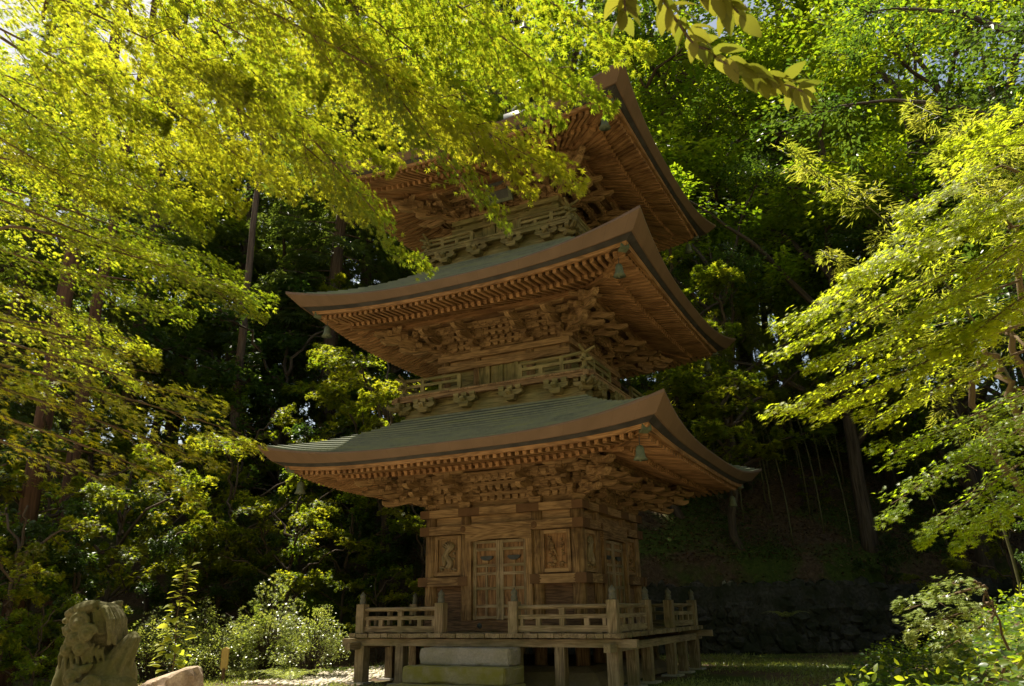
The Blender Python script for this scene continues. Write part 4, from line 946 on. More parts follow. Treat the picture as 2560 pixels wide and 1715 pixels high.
SPR_E = [
    ((7.4, -5.45, 1.38), (6.68, -6.46, 1.23), 0.26, 1.3),
    ((7.39, -5.63, 1.21), (6.73, -6.48, 1.04), 0.28, 1.3),
    ((7.4, -5.56, 1.06), (6.91, -6.2, 0.85), 0.24, 1.1),
    ((7.32, -5.62, 1.42), (6.98, -6.15, 1.42), 0.22, 1.0),
]
CEDARS = [(-4.6, 7.8, 21, 'cedar added close behind the pagoda to shade the grass right of it'), (-12.2, 7.7, 26, 'tall grey cedar trunk rising just left of the middle roof tip'), (-14.2, 12.0, 27, 'slimmer cedar trunk close behind the one left of the middle roof tip'), (-18.2, 8.2, 24), (-13.7, 14.0, 27, 'pale cedar trunk showing just above the left end of the middle roof'), (-18.0, 3.5, 24), (-21.9, 8.7, 26), (-20.5, 14.1, 28), (-13.5, 17.7, 27), (-13.3, 22.5, 28), (2.6, 28.2, 26, 'straight cedar trunk seen through the bright leaves right of the top roof'), (-3.7, 20.2, 27), (-17.8, -1.1, 24), (-9.0, 22.3, 28), (-0.3, 31.5, 27), (-27.7, 19.9, 28), (-3.7, 32.1, 28)]  # the first cedar is added to cast shade on the grass behind the pagoda
CEDARS_THIN = [(-12.8, 3.8, 22, 'thin bare cedar trunk between the maple tiers and the pagoda')]
SKY_SCREEN = [(9.5, -20, 13), (4.5, -20.5, 13), (13.5, -15.5, 13), (14, -9, 12), (0.5, -19, 12), (14, -24, 15), (9, -27, 16), (3, -26, 15), (-3, -25, 14), (19, -18, 15), (18, -11, 13), (15, -30, 17), (-9, -24, 14), (22, -5, 14), (0, -32, 17)]  # unseen trees added behind the camera to cut skylight on the pagoda front
CEDARS_RED = [(-10.3, -3.2, 25, 'reddish cedar trunk low at the left among the dark shrubs'), (-8.9, -4.9, 30, 'thick cedar trunk at the far left edge behind the maple boughs')]
BROAD_L = [(-18.5, -7, 16), (-20, -4.0, 18), (-18, -10, 15), (-21, 0.4, 18), (-8, 13.4, 20), (-4.5, 15, 22), (-22.9, 1.0, 13), (-23.0, 5.8, 14), (-28.0, 12.7, 15), (-22.3, 10.8, 14), (-16.7, 8.9, 13), (-23.0, 17.6, 16), (-20.7, 21.1, 16), (-13.0, 15.5, 14), (-16.0, 25.9, 17), (-11.5, 25.8, 17), (-7.6, 25.4, 16), (-36.4, 13.2, 15), (-32.3, 22.3, 16), (-27.7, 27.1, 17), (-18.5, -3.6, 12)]
BROAD_R = [(5, 17, 22), (9, 16.5, 21), (1.5, 19, 23), (12, 13, 19), (7, 24, 25), (-1.5, 17.5, 22), (14.5, 12, 19), (5.6, 11.6, 15), (8.6, 12.6, 17), (11.5, 14.0, 18), (13.5, 9.5, 15), (3.0, 20.0, 19), (7.2, 19.0, 20), (11.0, 18.5, 20), (-1.5, 21.0, 20), (14.5, 16.0, 20), (12.2, 2.5, 12), (0.8, 16.0, 17), (4.8, 27.0, 22), (-2.8, 16.0, 14), (-0.7, 17.1, 14), (-0.4, 24.3, 16), (2.8, 16.5, 13), (4.2, 21.9, 15), (6.4, 15.9, 13), (8.1, 21.5, 15), (9.4, 15.1, 13), (12.1, 23.5, 15), (7.5, 30.7, 17), (2.0, 35.0, 18), (10.4, 10.9, 11.5), (-0.5, 12.9, 11), (2.2, 12.2, 11), (12.6, 6.5, 11)]
UNDER = [(-12.4, 5.6, 8), (-10.2, 8.8, 9), (-15.5, 6.5, 9), (-24, 2, 10), (-26, -1, 10), (-28, 5, 12), (-30, 1, 12), (-17.5, 13, 9), (-20, 12, 9), (-22.5, 11, 9), (-15.5, 15.5, 9), (-24, 8, 9), (-13.5, 13.5, 8), (-11.5, 16, 9), (-7.5, -5.9, 3.4), (-8.6, -3.9, 3.8), (-9.2, -6.0, 4.4), (-8.2, -6.4, 3.0), (-9.6, -5.2, 3.6), (-6.6, -5.8, 1.6), (-10.6, -6.4, 4.0), (-13.8, -2.7, 4.5), (-14.6, -0.7, 4.0), (-11.2, -1.9, 2.6), (-12.1, 0.6, 4.6), (-9.4, -0.4, 3.4), (-11.7, 3.2, 5), (-8.5, 1.3, 3.8), (-9.6, 4.2, 5), (-7.0, 2.6, 3.6), (-6.9, 4.4, 4.5), (-5.4, 4.0, 3.8), (-18.0, 2.4, 6), (-18.3, 4.5, 6), (-15.4, 4.8, 6.5), (-13.3, 7.1, 6.5), (-11.5, 9.2, 7), (-8.9, 10.5, 7), (-22.2, 3.7, 7), (-21.1, 0.8, 6), (-8.6, 13.1, 7), (-8.0, 7.4, 5.5), (-9.7, 1.8, 2.6), (-5.5, 2.2, 2.2), (-11.7, -3.3, 2.4)]
UNDER_R = [(-0.9, 9.9, 3.5), (-1.0, 14.5, 4.5), (0.4, 14.0, 3.6), (1.3, 16.9, 4.2), (3.1, 15.4, 3.5), (4.5, 17.3, 4.5), (6.0, 15.7, 4.0), (7.4, 15.2, 4.2), (8.5, 13.4, 4), (1.8, 11.2, 1.6), (4.2, 12.4, 1.5), (6.0, 11.0, 1.8), (7.2, 9.2, 2.0), (8.8, 7.6, 2.6), (9.6, 1.5, 2.0), (9.3, 3.8, 2.4)]
BAMBOO = [(2.2, 10.6, 8), (3.0, 11.2, 9), (3.6, 10.4, 8), (4.4, 11.6, 9), (1.4, 10.9, 9), (5.2, 11.2, 8), (2.7, 12.0, 9), (4.0, 12.2, 9), (-2.2, 12.7, 9), (-1.0, 12.2, 10), (-0.2, 13.8, 10), (1.2, 13.3, 10), (2.0, 14.9, 11), (3.2, 14.3, 10), (4.4, 13.7, 10), (5.6, 13.1, 10), (-2.8, 16.0, 10), (-0.2, 17.3, 11), (2.1, 18.4, 11), (4.6, 18.5, 11), (6.6, 14.9, 10), (7.8, 11.9, 9), (3.8, 13.0, 10), (5.0, 14.4, 11), (2.7, 13.4, 9)]
BAMBOO_LIT = [(9.0, -0.6, 9.2, 'leftmost sunlit bamboo plume above the glowing right maple'), (9.7, -0.8, 9.8, 'middle sunlit bamboo plume above the glowing right maple'), (10.4, -1.0, 9.4, 'rightmost sunlit bamboo plume above the glowing right maple'), (8.3, 1.0, 8.2, 'shorter bamboo drooping left of the sunlit plumes')]
MID_MAPLE_TALL = [(-6.5, 3.7, 8.0, 'young maple with bright layered tiers just left of the lowest roof'), (-8.0, 4.6, 6.0, 'low young maple in front of the twin cedar trunks left of the pagoda')]
MID_MAPLE = [(-7.6, 1.1, 4.2, 'sunlit young maple under the left tip of the lowest roof'), (-9.5, 0.7, 5.0, 'half shaded young maple between the tall yellow plant and the pagoda'), (-10.3, -2.0, 5.2, 'dim young maple beside the dark path at the left'), (-9.8, -4.1, 5.5, 'dim young maple at the left edge behind the lion statue'),
    (2.2, 9.2, 8.0, 'maple crowding the right tip of the middle roof'), (0.4, 9.6, 9.5, 'maple with drooping boughs right of the top roof')]
# ================================================================== HERO TREES
HA = (-4.2, -11.3, 0.0)
maple_a = hero_maple('maple_tree', 'big near maple arching over the top left with bright backlit star leaves', HA, (-0.98, -12.66, 5.82), SPR_A, 0.045, 1600, 21, 0.06, hubs=[(-0.98, -12.66, 5.82), (2.14, -12.37, 6.36), (-2.6, -10.4, 6.6)],
    stems=[[HA, (-3.6, -11.6, 2.0), (-2.2, -12.2, 4.2), (-0.98, -12.66, 5.82)], [(-0.98, -12.66, 5.82), (0.6, -12.6, 6.3), (2.14, -12.37, 6.36)], [(-3.2, -11.8, 2.8), (-3.1, -11.0, 4.8), (-2.6, -10.4, 6.6)]])
HB = (-6.2, -10.2, 0.0)
maple_b = hero_maple('maple_tree', 'layered maple at the left edge with yellow green tiers sloping down to the right', HB, (-2.94, -11.55, 5.61), SPR_B, 0.046, 1250, 22, 0.06, hubs=[(-3.3, -10.9, 4.6), (-3.6, -10.8, 3.2)],
    stems=[[HB, (-5.6, -10.4, 1.6), (-4.2, -10.7, 3.2), (-3.3, -10.9, 4.6)], [(-5.2, -10.5, 2.2), (-3.6, -10.8, 3.2)]])
HC = (-2.6, -11.6, 0.0)
maple_c = hero_maple('maple_tree', 'low maple boughs with pale olive leaves reaching from the left towards the lowest roof tip', HC, (-0.51, -12.04, 3.28), SPR_C, 0.050, 900, 23, 0.05, tone=0.75, hubs=[(-0.9, -11.9, 2.9)],
    stems=[[HC, (-2.3, -11.7, 1.2), (-1.6, -11.8, 2.2), (-0.9, -11.9, 2.9)]])
HD = (8.9, -4.3, 1.0)
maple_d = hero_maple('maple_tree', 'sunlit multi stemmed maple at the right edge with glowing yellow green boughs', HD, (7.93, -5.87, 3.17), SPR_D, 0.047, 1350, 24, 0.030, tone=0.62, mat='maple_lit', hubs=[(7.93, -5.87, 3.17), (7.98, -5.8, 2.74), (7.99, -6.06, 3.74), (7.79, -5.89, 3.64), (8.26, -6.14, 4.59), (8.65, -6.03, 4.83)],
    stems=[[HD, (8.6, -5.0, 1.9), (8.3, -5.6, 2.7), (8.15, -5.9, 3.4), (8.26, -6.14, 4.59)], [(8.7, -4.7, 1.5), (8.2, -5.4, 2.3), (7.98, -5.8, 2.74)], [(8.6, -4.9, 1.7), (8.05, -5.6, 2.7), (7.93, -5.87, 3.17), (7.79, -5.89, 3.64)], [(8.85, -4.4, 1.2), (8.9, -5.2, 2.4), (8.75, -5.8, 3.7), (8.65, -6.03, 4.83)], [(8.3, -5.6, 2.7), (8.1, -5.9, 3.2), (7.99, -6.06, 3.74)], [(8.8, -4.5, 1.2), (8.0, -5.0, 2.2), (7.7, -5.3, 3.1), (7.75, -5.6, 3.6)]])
HE = (7.44, -5.18, 0.40)
maple_e = hero_maple('maple_sapling', 'small maple sapling glinting white in a sun patch on the right bank', HE, (7.44, -5.45, 1.13), SPR_E, 0.050, 1100, 25, 0.010, hubs=[(7.44, -5.45, 1.13)], mat='shrub')
# cherry branch with large leaves hanging in at the top
HF = (8.6, -16.2, -0.0)
ch = thing('cherry_tree', 'cherry branch with large oval leaves hanging in at the top of the picture', 'tree', HF)
mb = MB(); b0 = Vector(HF)
limb(mb, [Vector(p) - b0 for p in (HF, (8.5, -16.0, 2.0), (7.9, -14.8, 3.7), (7.0, -13.4, 3.75), (6.51, -12.80, 3.42), (6.38, -12.60, 3.20))], 0.12, 0.010, 9, 6, 0.02)
cr = Crown(31); rg = cr.rng
BR = [((6.38, -12.60, 3.20), (6.45, -12.34, 3.12), (6.62, -12.16, 3.05), (6.76, -12.06, 3.00)), ((6.51, -12.80, 3.42), (6.30, -12.62, 3.30), (6.24, -12.50, 3.20)), ((6.45, -12.72, 3.33), (6.52, -12.48, 3.26), (6.60, -12.34, 3.20))]
for br in BR:
    pts = [Vector(p) - b0 for p in br]; limb(mb, pts, 0.007, 0.003, 5, 6, 0.004)
    for i in range(52 if br is BR[0] else 34):
        u = (i + 0.5) / (52 if br is BR[0] else 34) * (len(pts) - 1); j = min(int(u), len(pts) - 2); p = pts[j].lerp(pts[j + 1], u - j); ax = (pts[j + 1] - pts[j]).normalized()
        side = ax.cross(Vector((0, 0, 1))).normalized() * (1 if i % 2 else -1)
        d = side * 0.6 + ax * 0.8 + Vector((0, 0, -0.55)); d = np.array(d) + rg.normal(0, 0.3, 3)
        un = np.array((0, 0, 0.8)) + np.array(side) * 0.3 + rg.normal(0, 0.4, 3)
        cr.put(np.array([p]) + rg.normal(0, 0.008, (1, 3)), d[None], un[None], np.array([rg.uniform(0.07, 0.115)]), np.array([rg.uniform(0.2, 0.9)]))
mb.build('trunk', M['bark'], ch, smooth=True); cr.finish(ch, 'serrate', M['cherry'])

# ================================================================== FOREST
def ground_at(x, y): return hgt(x, y)
def proto_cedar(seed, H, red=False, r0=0.36, low=0.20, n=120, cw=1.0):
    t = thing('cedar_tree', 'cedar', 'tree'); rr = random.Random(seed); mb = MB()
    limb(mb, [(0, 0, -0.4), (rr.gauss(0, .1), rr.gauss(0, .1), H * 0.35), (rr.gauss(0, .15), rr.gauss(0, .15), H * 0.7), (0, 0, H)], r0, 0.05, 10, 8, 0.02, rr)
    cr = Crown(seed)
    for i in range(n):
        f = (i + rr.random()) / n; z = H * (low + (0.99 - low) * f); L = (1 - f) ** 0.65 * 3.3 * cw * rr.uniform(0.45, 1.1) + 0.4 * cw; a = rr.random() * 6.283
        if f < 0.25 and rr.random() < 0.45: continue
        e = (math.cos(a) * L, math.sin(a) * L, z - 0.18 * L + rr.gauss(0, 0.2))
        cr.spray((0, 0, z), e, 0.45 * L ** 0.7, int(38 * L), 0.34, sag=0.12, flat=0.10, tilt=0.5, hang=0.9, twigs=0, lump=False, start=0.25)
        mb.tube([(0, 0, z), ((e[0]) * 0.6, e[1] * 0.6, z - 0.06 * L), e], [0.035, 0.02, 0.008], 4, cap=False)
    for i in range(16):                    # bare dead snags low on the trunk
        z = H * rr.uniform(0.10, 0.3); a = rr.random() * 6.283; L = rr.uniform(0.4, 1.4)
        mb.tube([(0, 0, z), (math.cos(a) * L, math.sin(a) * L, z + rr.uniform(-0.1, 0.25))], [0.025, 0.006], 4, cap=False)
    mb.build('trunk', M['bark_red' if red else 'bark_cedar'], t, smooth=True); cr.finish(t, 'needle', M['cedar']); return t
def proto_broad(seed, H, mat, tm='rhomb', size=0.17, dens=1.0, nspr=95, low=0.25, rad=0.36, flat=0.10, bare=0.5):
    t = thing('broadleaf_tree', 'tree', 'tree'); rr = random.Random(seed); mb = MB(); cr = Crown(seed)
    lean = Vector((rr.gauss(0, .05) * H, rr.gauss(0, .05) * H, 0)); axis = lambda f: Vector((0, 0, H * f)) + lean * f * f
    limb(mb, [axis(0) - Vector((0, 0, .3)), axis(0.35), axis(0.65), axis(0.95)], 0.022 * H * 0.8, 0.02, 8, 6, 0.04, rr)
    big = []
    for i in range(9):
        f = low + (0.85 - low) * i / 8; a = i * 2.4 + rr.gauss(0, .4); L = rad * H * (0.55 + 0.6 * math.sin(math.pi * min(1, (f - low) / (1 - low) * 0.9 + 0.12))) * rr.uniform(0.7, 1.1)
        p0 = axis(f * 0.85); p2 = axis(min(f + 0.14, 1)) + Vector((math.cos(a) * L, math.sin(a) * L, rr.gauss(0, .03) * H)); p1 = (p0 + p2) / 2 + Vector((0, 0, 0.05 * H))
        limb(mb, [p0, p1, p2], 0.010 * H, 0.012, 6, 5, 0.05, rr); big.append((p0, p1, p2))
    for i in range(nspr):
        p0, p1, p2 = big[i % 9]; u = rr.uniform(0.3, 1.0); a = p1.lerp(p2, u) if u > 0.5 else p0.lerp(p1, u * 2)
        an = rr.random() * 6.283; L = H * rr.uniform(0.07, 0.15); out = Vector((p2.x, p2.y, 0)); out = out.normalized() if out.length > 0.01 else Vector((1, 0, 0))
        d = out * 0.8 + Vector((math.cos(an), math.sin(an), rr.uniform(-0.25, 0.55)))
        e = a + d.normalized() * L
        cr.spray(tuple(a), tuple(e), L * 0.55, int(150 * dens), size, sag=0.15, flat=flat, tilt=0.5, hang=0.3, twigs=0, start=0.0)
        mb.tube([tuple(a), tuple(e)], [0.018, 0.005], 4, cap=False)
    mb.build('trunk', M['bark'], t, smooth=True); cr.finish(t, tm, M[mat]); return t
def proto_bamboo(seed, H):
    t = thing('bamboo', 'bamboo', 'bamboo'); rr = random.Random(seed); mb = MB(); cr = Crown(seed)
    bend = rr.uniform(0.14, 0.32) * H; C = lambda f: Vector((bend * f ** 2.2, 0, H * (f - 0.10 * f ** 3)))
    mb.tube([tuple(C(i / 14)) for i in range(15)], [0.032 * (1 - 0.85 * i / 14) for i in range(15)], 6)
    for i in range(34):
        f = 0.42 + 0.57 * i / 33; p = C(f); a = rr.random() * 6.283; L = rr.uniform(0.5, 1.1) * (1.25 - f)
        e = p + Vector((math.cos(a) * L, math.sin(a) * L, rr.uniform(0.0, 0.35) * L))
        cr.spray(tuple(p), tuple(e), 0.28, 58, 0.16, sag=0.3, flat=0.08, tilt=0.6, hang=0.9, twigs=0, lump=False, start=0.2)
        mb.tube([tuple(p), tuple(e)], [0.008, 0.003], 4, cap=False)
    mb.build('culm', M['culm'], t, smooth=True); cr.finish(t, 'blade', M['bamboo'], 'foliage'); return t
def place(proto, spots, used, rng_, size=None, label=None, group=None, sc=(0.9, 1.1), face=None):
    """spots: x, y, height[, label]; the first use moves the prototype itself"""
    for s_ in spots:
        pr, H0 = proto[rng_.randrange(len(proto))]
        o = pr if pr.name not in used else copy_tree(pr); used.add(pr.name)
        k = s_[2] / H0; o.location = (s_[0], s_[1], ground_at(s_[0], s_[1]) - 0.1); o.scale = (k * rng_.uniform(*sc), k * rng_.uniform(*sc), k)
        o.rotation_euler = (0, 0, rng_.random() * 6.283 if face is None else face + rng_.gauss(0, 0.5))
        o['label'] = s_[3] if len(s_) > 3 else label
        if group: o['group'] = group
rp = random.Random(77)
used = set()
ced = [(proto_cedar(101, 24), 24), (proto_cedar(102, 24), 24)]
place(ced, CEDARS, used, rp, label='tall dark cedar among other cedars in the wood behind the pagoda', group='cedars in the background wood')
redc = [(proto_cedar(103, 22, True, 0.15, 0.9, 10, 0.4), 22)]
place(redc, CEDARS_RED, used, rp, group='cedars in the background wood')
brd = [(proto_broad(111, 14, 'broad'), 14), (proto_broad(112, 14, 'broad', dens=1.1), 14), (proto_broad(113, 14, 'dark_leaf', size=0.15), 14)]
thin = [(proto_cedar(104, 22, False, 0.22, 0.85, 14, 0.4), 22)]
place(thin, CEDARS_THIN, used, rp, group='cedars in the background wood')
place(brd, SKY_SCREEN, used, rp, label='unseen leafy tree behind the camera, added to hold back sky light', group='added trees screening the sky behind the camera')
place(brd, BROAD_L, used, rp, label='leafy tree in the dense wood left of and behind the pagoda', group='broadleaf trees in the left wood')
place(brd, BROAD_R, used, rp, label='leafy tree in the bright wood on the slope right of the pagoda', group='broadleaf trees in the right wood')
mm = [(proto_broad(121, 5, 'maple', 'maple5', 0.085, 1.2, 80, 0.30, 0.42, 0.035), 5), (proto_broad(122, 5, 'maple', 'maple5', 0.085, 1.2, 80, 0.22, 0.40, 0.035), 5)]
for p_, _ in mm:
    p_.name = 'young_maple'
ml = [(proto_broad(123, 8, 'maple', 'maple5', 0.10, 1.25, 150, 0.36, 0.30, 0.03), 8)]
ml[0][0].name = 'young_maple'
place(ml, MID_MAPLE_TALL, used, rp, group='young maples around the clearing')
place(mm, MID_MAPLE, used, rp, group='young maples around the clearing')
ud = [(proto_broad(131, 4, 'broad', 'rhomb', 0.105, 0.9, 90, 0.06, 0.45, 0.05), 4), (proto_broad(132, 4, 'dark_leaf', 'oval', 0.095, 0.9, 80, 0.05, 0.42, 0.05), 4), (proto_broad(133, 4, 'maple', 'maple5', 0.08, 0.9, 80, 0.1, 0.45, 0.035), 4)]
for p_, _ in ud:
    p_.name = 'undergrowth_shrub'; p_['category'] = 'shrub'
place(ud, UNDER, used, rp, label='shady shrub in the undergrowth at the foot of the left wood', group='shrubs in the left undergrowth')
place(ud, UNDER_R, used, rp, label='shady shrub on the dark litter slope right of the pagoda', group='shrubs on the right slope')
bam = [(proto_bamboo(141, 10), 10), (proto_bamboo(142, 10), 10), (proto_bamboo(143, 10), 10)]
place(bam, BAMBOO, used, rp, label='thin leaning bamboo culm in the dark grove right of the pagoda', group='bamboo culms in the dark grove', face=2.6)
place(bam, BAMBOO_LIT, used, rp, group='bamboo in the sun at the upper right', sc=(1.0, 1.2), face=2.6)
# ================================================================== CLEARING
def hemi_shrub(name, label, x, y, H, Rr, n, size, tm, mat, seed, group=None, lay=0.05, cat='shrub', tone=None):
    z = hgt(x, y); t = thing(name, label, cat, (x, y, z), 0, group); rr = random.Random(seed); mb = MB(); cr = Crown(seed)
    for i in range(n):
        a = rr.random() * 6.283; f = rr.random(); L = Rr * math.sqrt(f) * rr.uniform(0.75, 1.1); zz = H * (1 - 0.65 * f) * rr.uniform(0.45, 1.0)
        p = Vector((math.cos(a) * L * 0.45, math.sin(a) * L * 0.45, zz * 0.72)); e = Vector((math.cos(a) * L, math.sin(a) * L, zz))
        if (e - p).length < 0.12: e = p + Vector((0.1, 0.05, 0.12))
        limb(mb, [(rr.gauss(0, .04), rr.gauss(0, .04), -0.05), p * 0.6 + Vector((0, 0, 0.03)), p, e], 0.011, 0.003, 4, 3, 0.01, rr)
        cr.spray(tuple(p), tuple(e), 0.16 + 0.08 * Rr, 46, size, sag=0.15, flat=lay, tilt=0.5, hang=0.2, twigs=0, start=0.1, tone=tone)
    mb.build('stem', M['bark'], t, smooth=True); cr.finish(t, tm, M[mat], 'foliage'); return t
G1 = 'sunlit shrubs left of the veranda'
hemi_shrub('garden_shrub', 'bright shrub right behind the tan rock', -6.9, -3.3, 1.4, 1.0, 90, 0.055, 'oval', 'shrub', 201, G1)
hemi_shrub('garden_shrub', 'low sunlit shrub behind the small wooden marker post', -5.9, -2.6, 1.2, 0.9, 80, 0.05, 'oval', 'shrub', 202, G1)
hemi_shrub('garden_shrub', 'tallest sunlit shrub with whitish maple leaves midway between rock and veranda', -5.6, -1.5, 2.1, 1.15, 120, 0.062, 'maple5', 'shrub', 203, G1, 0.03)
hemi_shrub('garden_shrub', 'feathery olive shrub touching the left end of the veranda', -4.3, -1.6, 1.6, 0.85, 95, 0.05, 'oval', 'shrub', 204, G1)
hemi_shrub('garden_shrub', 'dim leafy shrub just behind the lion statue', -8.3, -3.9, 1.0, 0.8, 45, 0.06, 'oval', 'broad', 205, G1)
hemi_shrub('garden_shrub', 'small pale shrub to the right of the tall yellow plant', -6.5, -2.4, 1.6, 0.8, 70, 0.05, 'oval', 'shrub', 206, G1)
# tall plant with big yellow green leaves
tx, ty = -4.55, -4.78
tp = thing('tall_plant', 'tall upright plant with large yellow green heart shaped leaves behind the statue', 'plant', (tx, ty, hgt(tx, ty)))
mb = MB(); cr = Crown(211); rg = cr.rng
stem = [(0, 0, 0), (0.02, 0.01, 0.6), (-0.02, 0, 1.1), (0.0, 0.02, 1.6), (0.10, 0.03, 2.02)]
limb(mb, stem, 0.014, 0.004, 6, 5, 0.004)
for i in range(80):
    f = i / 79; z = 0.35 + 1.68 * f; a = i * 2.4 + rg.normal(0, .3); d = np.array((math.cos(a), math.sin(a), -0.15 + 0.2 * f)); wv = 0.16 * (1.25 - f) + 0.02
    xo = 0.10 * max(0, f - 0.7) / 0.3; p = np.array((xo, 0.01, z)); q = p + d * wv
    mb.tube([tuple(p), tuple(q)], [0.004, 0.002], 4, cap=False)
    cr.put(q[None], (d + (0, 0, -0.2))[None], (np.array((0, 0, 1.0)) + rg.normal(0, 0.25, 3))[None], np.array([rg.uniform(0.15, 0.21) * (1.1 - 0.4 * f)]), np.array([0.3 + 0.6 * f]))
mb.build('stem', M['bark_maple'], tp, smooth=True); cr.finish(tp, 'heart', M['yellow_leaf'], 'foliage')
# ferns
def fern_proto():
    t = thing('fern', 'fern', 'fern'); cr = Crown(221); rg = cr.rng; mb = MB()
    for i in range(11):
        a = i * 0.58 + rg.normal(0, .15); L = rg.uniform(0.5, 0.8); pts = []
        for j in range(15):
            u = j / 14; p = np.array((math.cos(a) * L * u, math.sin(a) * L * u, 0.55 * L * (1.5 * u - 1.25 * u * u))); pts.append(p)
        mb.tube([tuple(p) for p in pts], [0.006 * (1 - 0.8 * j / 14) for j in range(15)], 4, cap=False)
        for j in range(2, 15):
            for k2 in range(2):
                u = (j - 0.5 * k2) / 14; p = pts[j] * (1 - 0.5 * k2) + pts[j - 1] * 0.5 * k2
                for sg in (-1, 1):
                    d = np.array((-math.sin(a) * sg, math.cos(a) * sg, -0.15)) + 0.35 * np.array((math.cos(a), math.sin(a), 0))
                    cr.put(p[None], d[None], np.array([[0, 0, 1.0]]) + rg.normal(0, .12, (1, 3)), np.array([0.19 * L * (1.15 - u) * min(1, u * 3 + .3)]), np.array([0.5]))
    mb.build('stalk', M['culm'], t); cr.finish(t, 'blade', M['shrub'], 'frond'); return t
fp = fern_proto()
FERNS = [(-4.0, -2.5, 1.1, 'broad fern at the foot of the veranda left corner post'), (-4.5, -2.2, 0.9, 'smaller fern left of the veranda corner, beside the broad fern'), (8.05, -4.6, 1.0, 'pale fern on the bank above the sunlit sapling'), (7.6, -4.4, 0.8, 'fern half hidden behind the sunlit sapling'), (3.6, 7.4, 0.9, 'dark fern growing from the stone retaining wall'), (7.1, 0.6, 1.0, 'fern at the foot of the right bank')]
for i, (x, y, s_, lb) in enumerate(FERNS):
    o = fp if i == 0 else copy_tree(fp); o.location = (x, y, hgt(x, y)); o.scale = (s_,) * 3; o.rotation_euler = (0, 0, i * 1.7); o['label'] = lb; o['group'] = 'ferns around the clearing'
for o in list(COL.objects):
    if o.name.startswith('fern') and o.get('label', '').startswith(('dark fern', 'second dark')): o.location.z = 0.9 if 'second' not in o['label'] else 0.25
# ---- guardian lion
su = Vector((0.8917, 0.4525, 0)); ang = math.atan2(su.y, su.x)
lion = thing('guardian_lion_statue', 'mossy stone guardian lion with curly mane and raised tail at the lower left', 'statue', (0.22, -9.75, 0), ang)
mb = MB()
def E(x, y, z, rx, ry, rz): mb.ball((x, y, z), 1.0, (rx, ry, rz), 9)
E(-.06, .02, 1.19, .215, .20, .165); E(-.25, .08, 1.205, .10, .12, .085); E(-.235, .07, 1.115, .085, .10, .055); E(-.12, .03, 1.285, .15, .15, .08)
E(.05, .02, 1.13, .155, .19, .19); E(-.10, .03, .98, .205, .19, .24); E(-.10, .02, .74, .225, .22, .30); E(.06, .04, .70, .30, .24, .26); E(.12, -.02, .56, .30, .25, .24); E(-.14, .03, .50, .20, .21, .24)
E(-.02, -.18, .56, .15, .09, .13); E(.12, -.17, .50, .17, .11, .17); E(-.20, -.10, .62, .09, .11, .22)
# ears, brow, nose
mb.tube([(-.17, -.14, 1.30), (-.09, -.18, 1.285), (0.0, -.18, 1.315), (.035, -.16, 1.355)], [.035, .06, .05, .012], 8)
mb.tube([(.03, .12, 1.30), (.085, .13, 1.335), (.11, .12, 1.352)], [.05, .035, .01], 8)
mb.tube([(-.30, -.03, 1.245), (-.235, -.07, 1.275), (-.17, -.10, 1.25)], [.03, .04, .025], 7); E(-.275, -.035, 1.225, .03, .03, .03)
E(-.335, .05, 1.19, .035, .06, .03); mb.tube([(-.33, .0, 1.13), (-.26, -.05, 1.105), (-.19, -.10, 1.13)], [.02, .026, .016], 6)
# long strands falling down the back of the head
for i in range(9):
    y = -.17 + i * .032; b_ = 0.02 * math.sin(i * 2.1)
    mb.tube([(.02 + b_ * .3, y * .9, 1.335), (.10 + b_, y * 1.15, 1.29), (.165 + b_, y * 1.2, 1.19), (.19, y * 1.15, 1.08), (.185 - b_, y * 1.05, .985)], [.014, .024, .026, .024, .016], 6)
for i in range(5): mb.tube([(.0 + i * .028, -.178 - .006 * i, 1.30 - .01 * i), (.045 + i * .026, -.195 + .012 * i, 1.18), (.09 + i * .022, -.185 + .015 * i, 1.07)], [.013, .02, .012], 6)
def spiral(x, z, r, y, turns=2.1, th=.019):
    y -= .03; r *= 1.3; turns = 1.7; th = .024
    n = 22; mb.tube([(x + r * (1 - j / (n + 3)) * math.cos(j * turns * 6.283 / n), y - .022 * (j / n), z + r * (1 - j / (n + 3)) * math.sin(j * turns * 6.283 / n)) for j in range(n)], th, 6); E(x, y - .025, z, r * .4, .028, r * .4)
for x, z, r, y in ((-.085, 1.175, .062, -.19), (.015, 1.085, .058, -.205), (-.10, 1.045, .055, -.185), (-.165, 1.11, .04, -.165), (-.03, .96, .045, -.19), (-.155, .955, .04, -.17), (.01, .60, .072, -.275), (.12, .67, .06, -.245), (-.05, .73, .05, -.235), (.20, .55, .06, -.24)): spiral(x, z, r, y)
for i in range(6): mb.tube([(-.20 + i * .045, -.165 - .004 * i, 1.0), (-.215 + i * .05, -.19, .90), (-.20 + i * .055, -.20, .80)], [.012, .022, .010], 6)
for i in range(4): mb.tube([(.02 + i * .035, -.19 + .02 * i, 1.02 - .015 * i), (-.01 + i * .04, -.205 + .02 * i, .94), (.03 + i * .04, -.20 + .02 * i, .85)], [.012, .022, .010], 6)
for i in range(5): mb.tube([(.10 + .03 * i, -.24 + .012 * i, .74 - .012 * i), (.17 + .035 * i, -.255 + .02 * i, .68 - .03 * i), (.20 + .03 * i, -.25 + .02 * i, .55 - .03 * i)], [.014, .024, .014], 6)
mb.tube([(-.08, -.2, .83), (-.02, -.235, .79), (.05, -.23, .80), (.09, -.22, .84)], [.012, .04, .04, .012], 7)
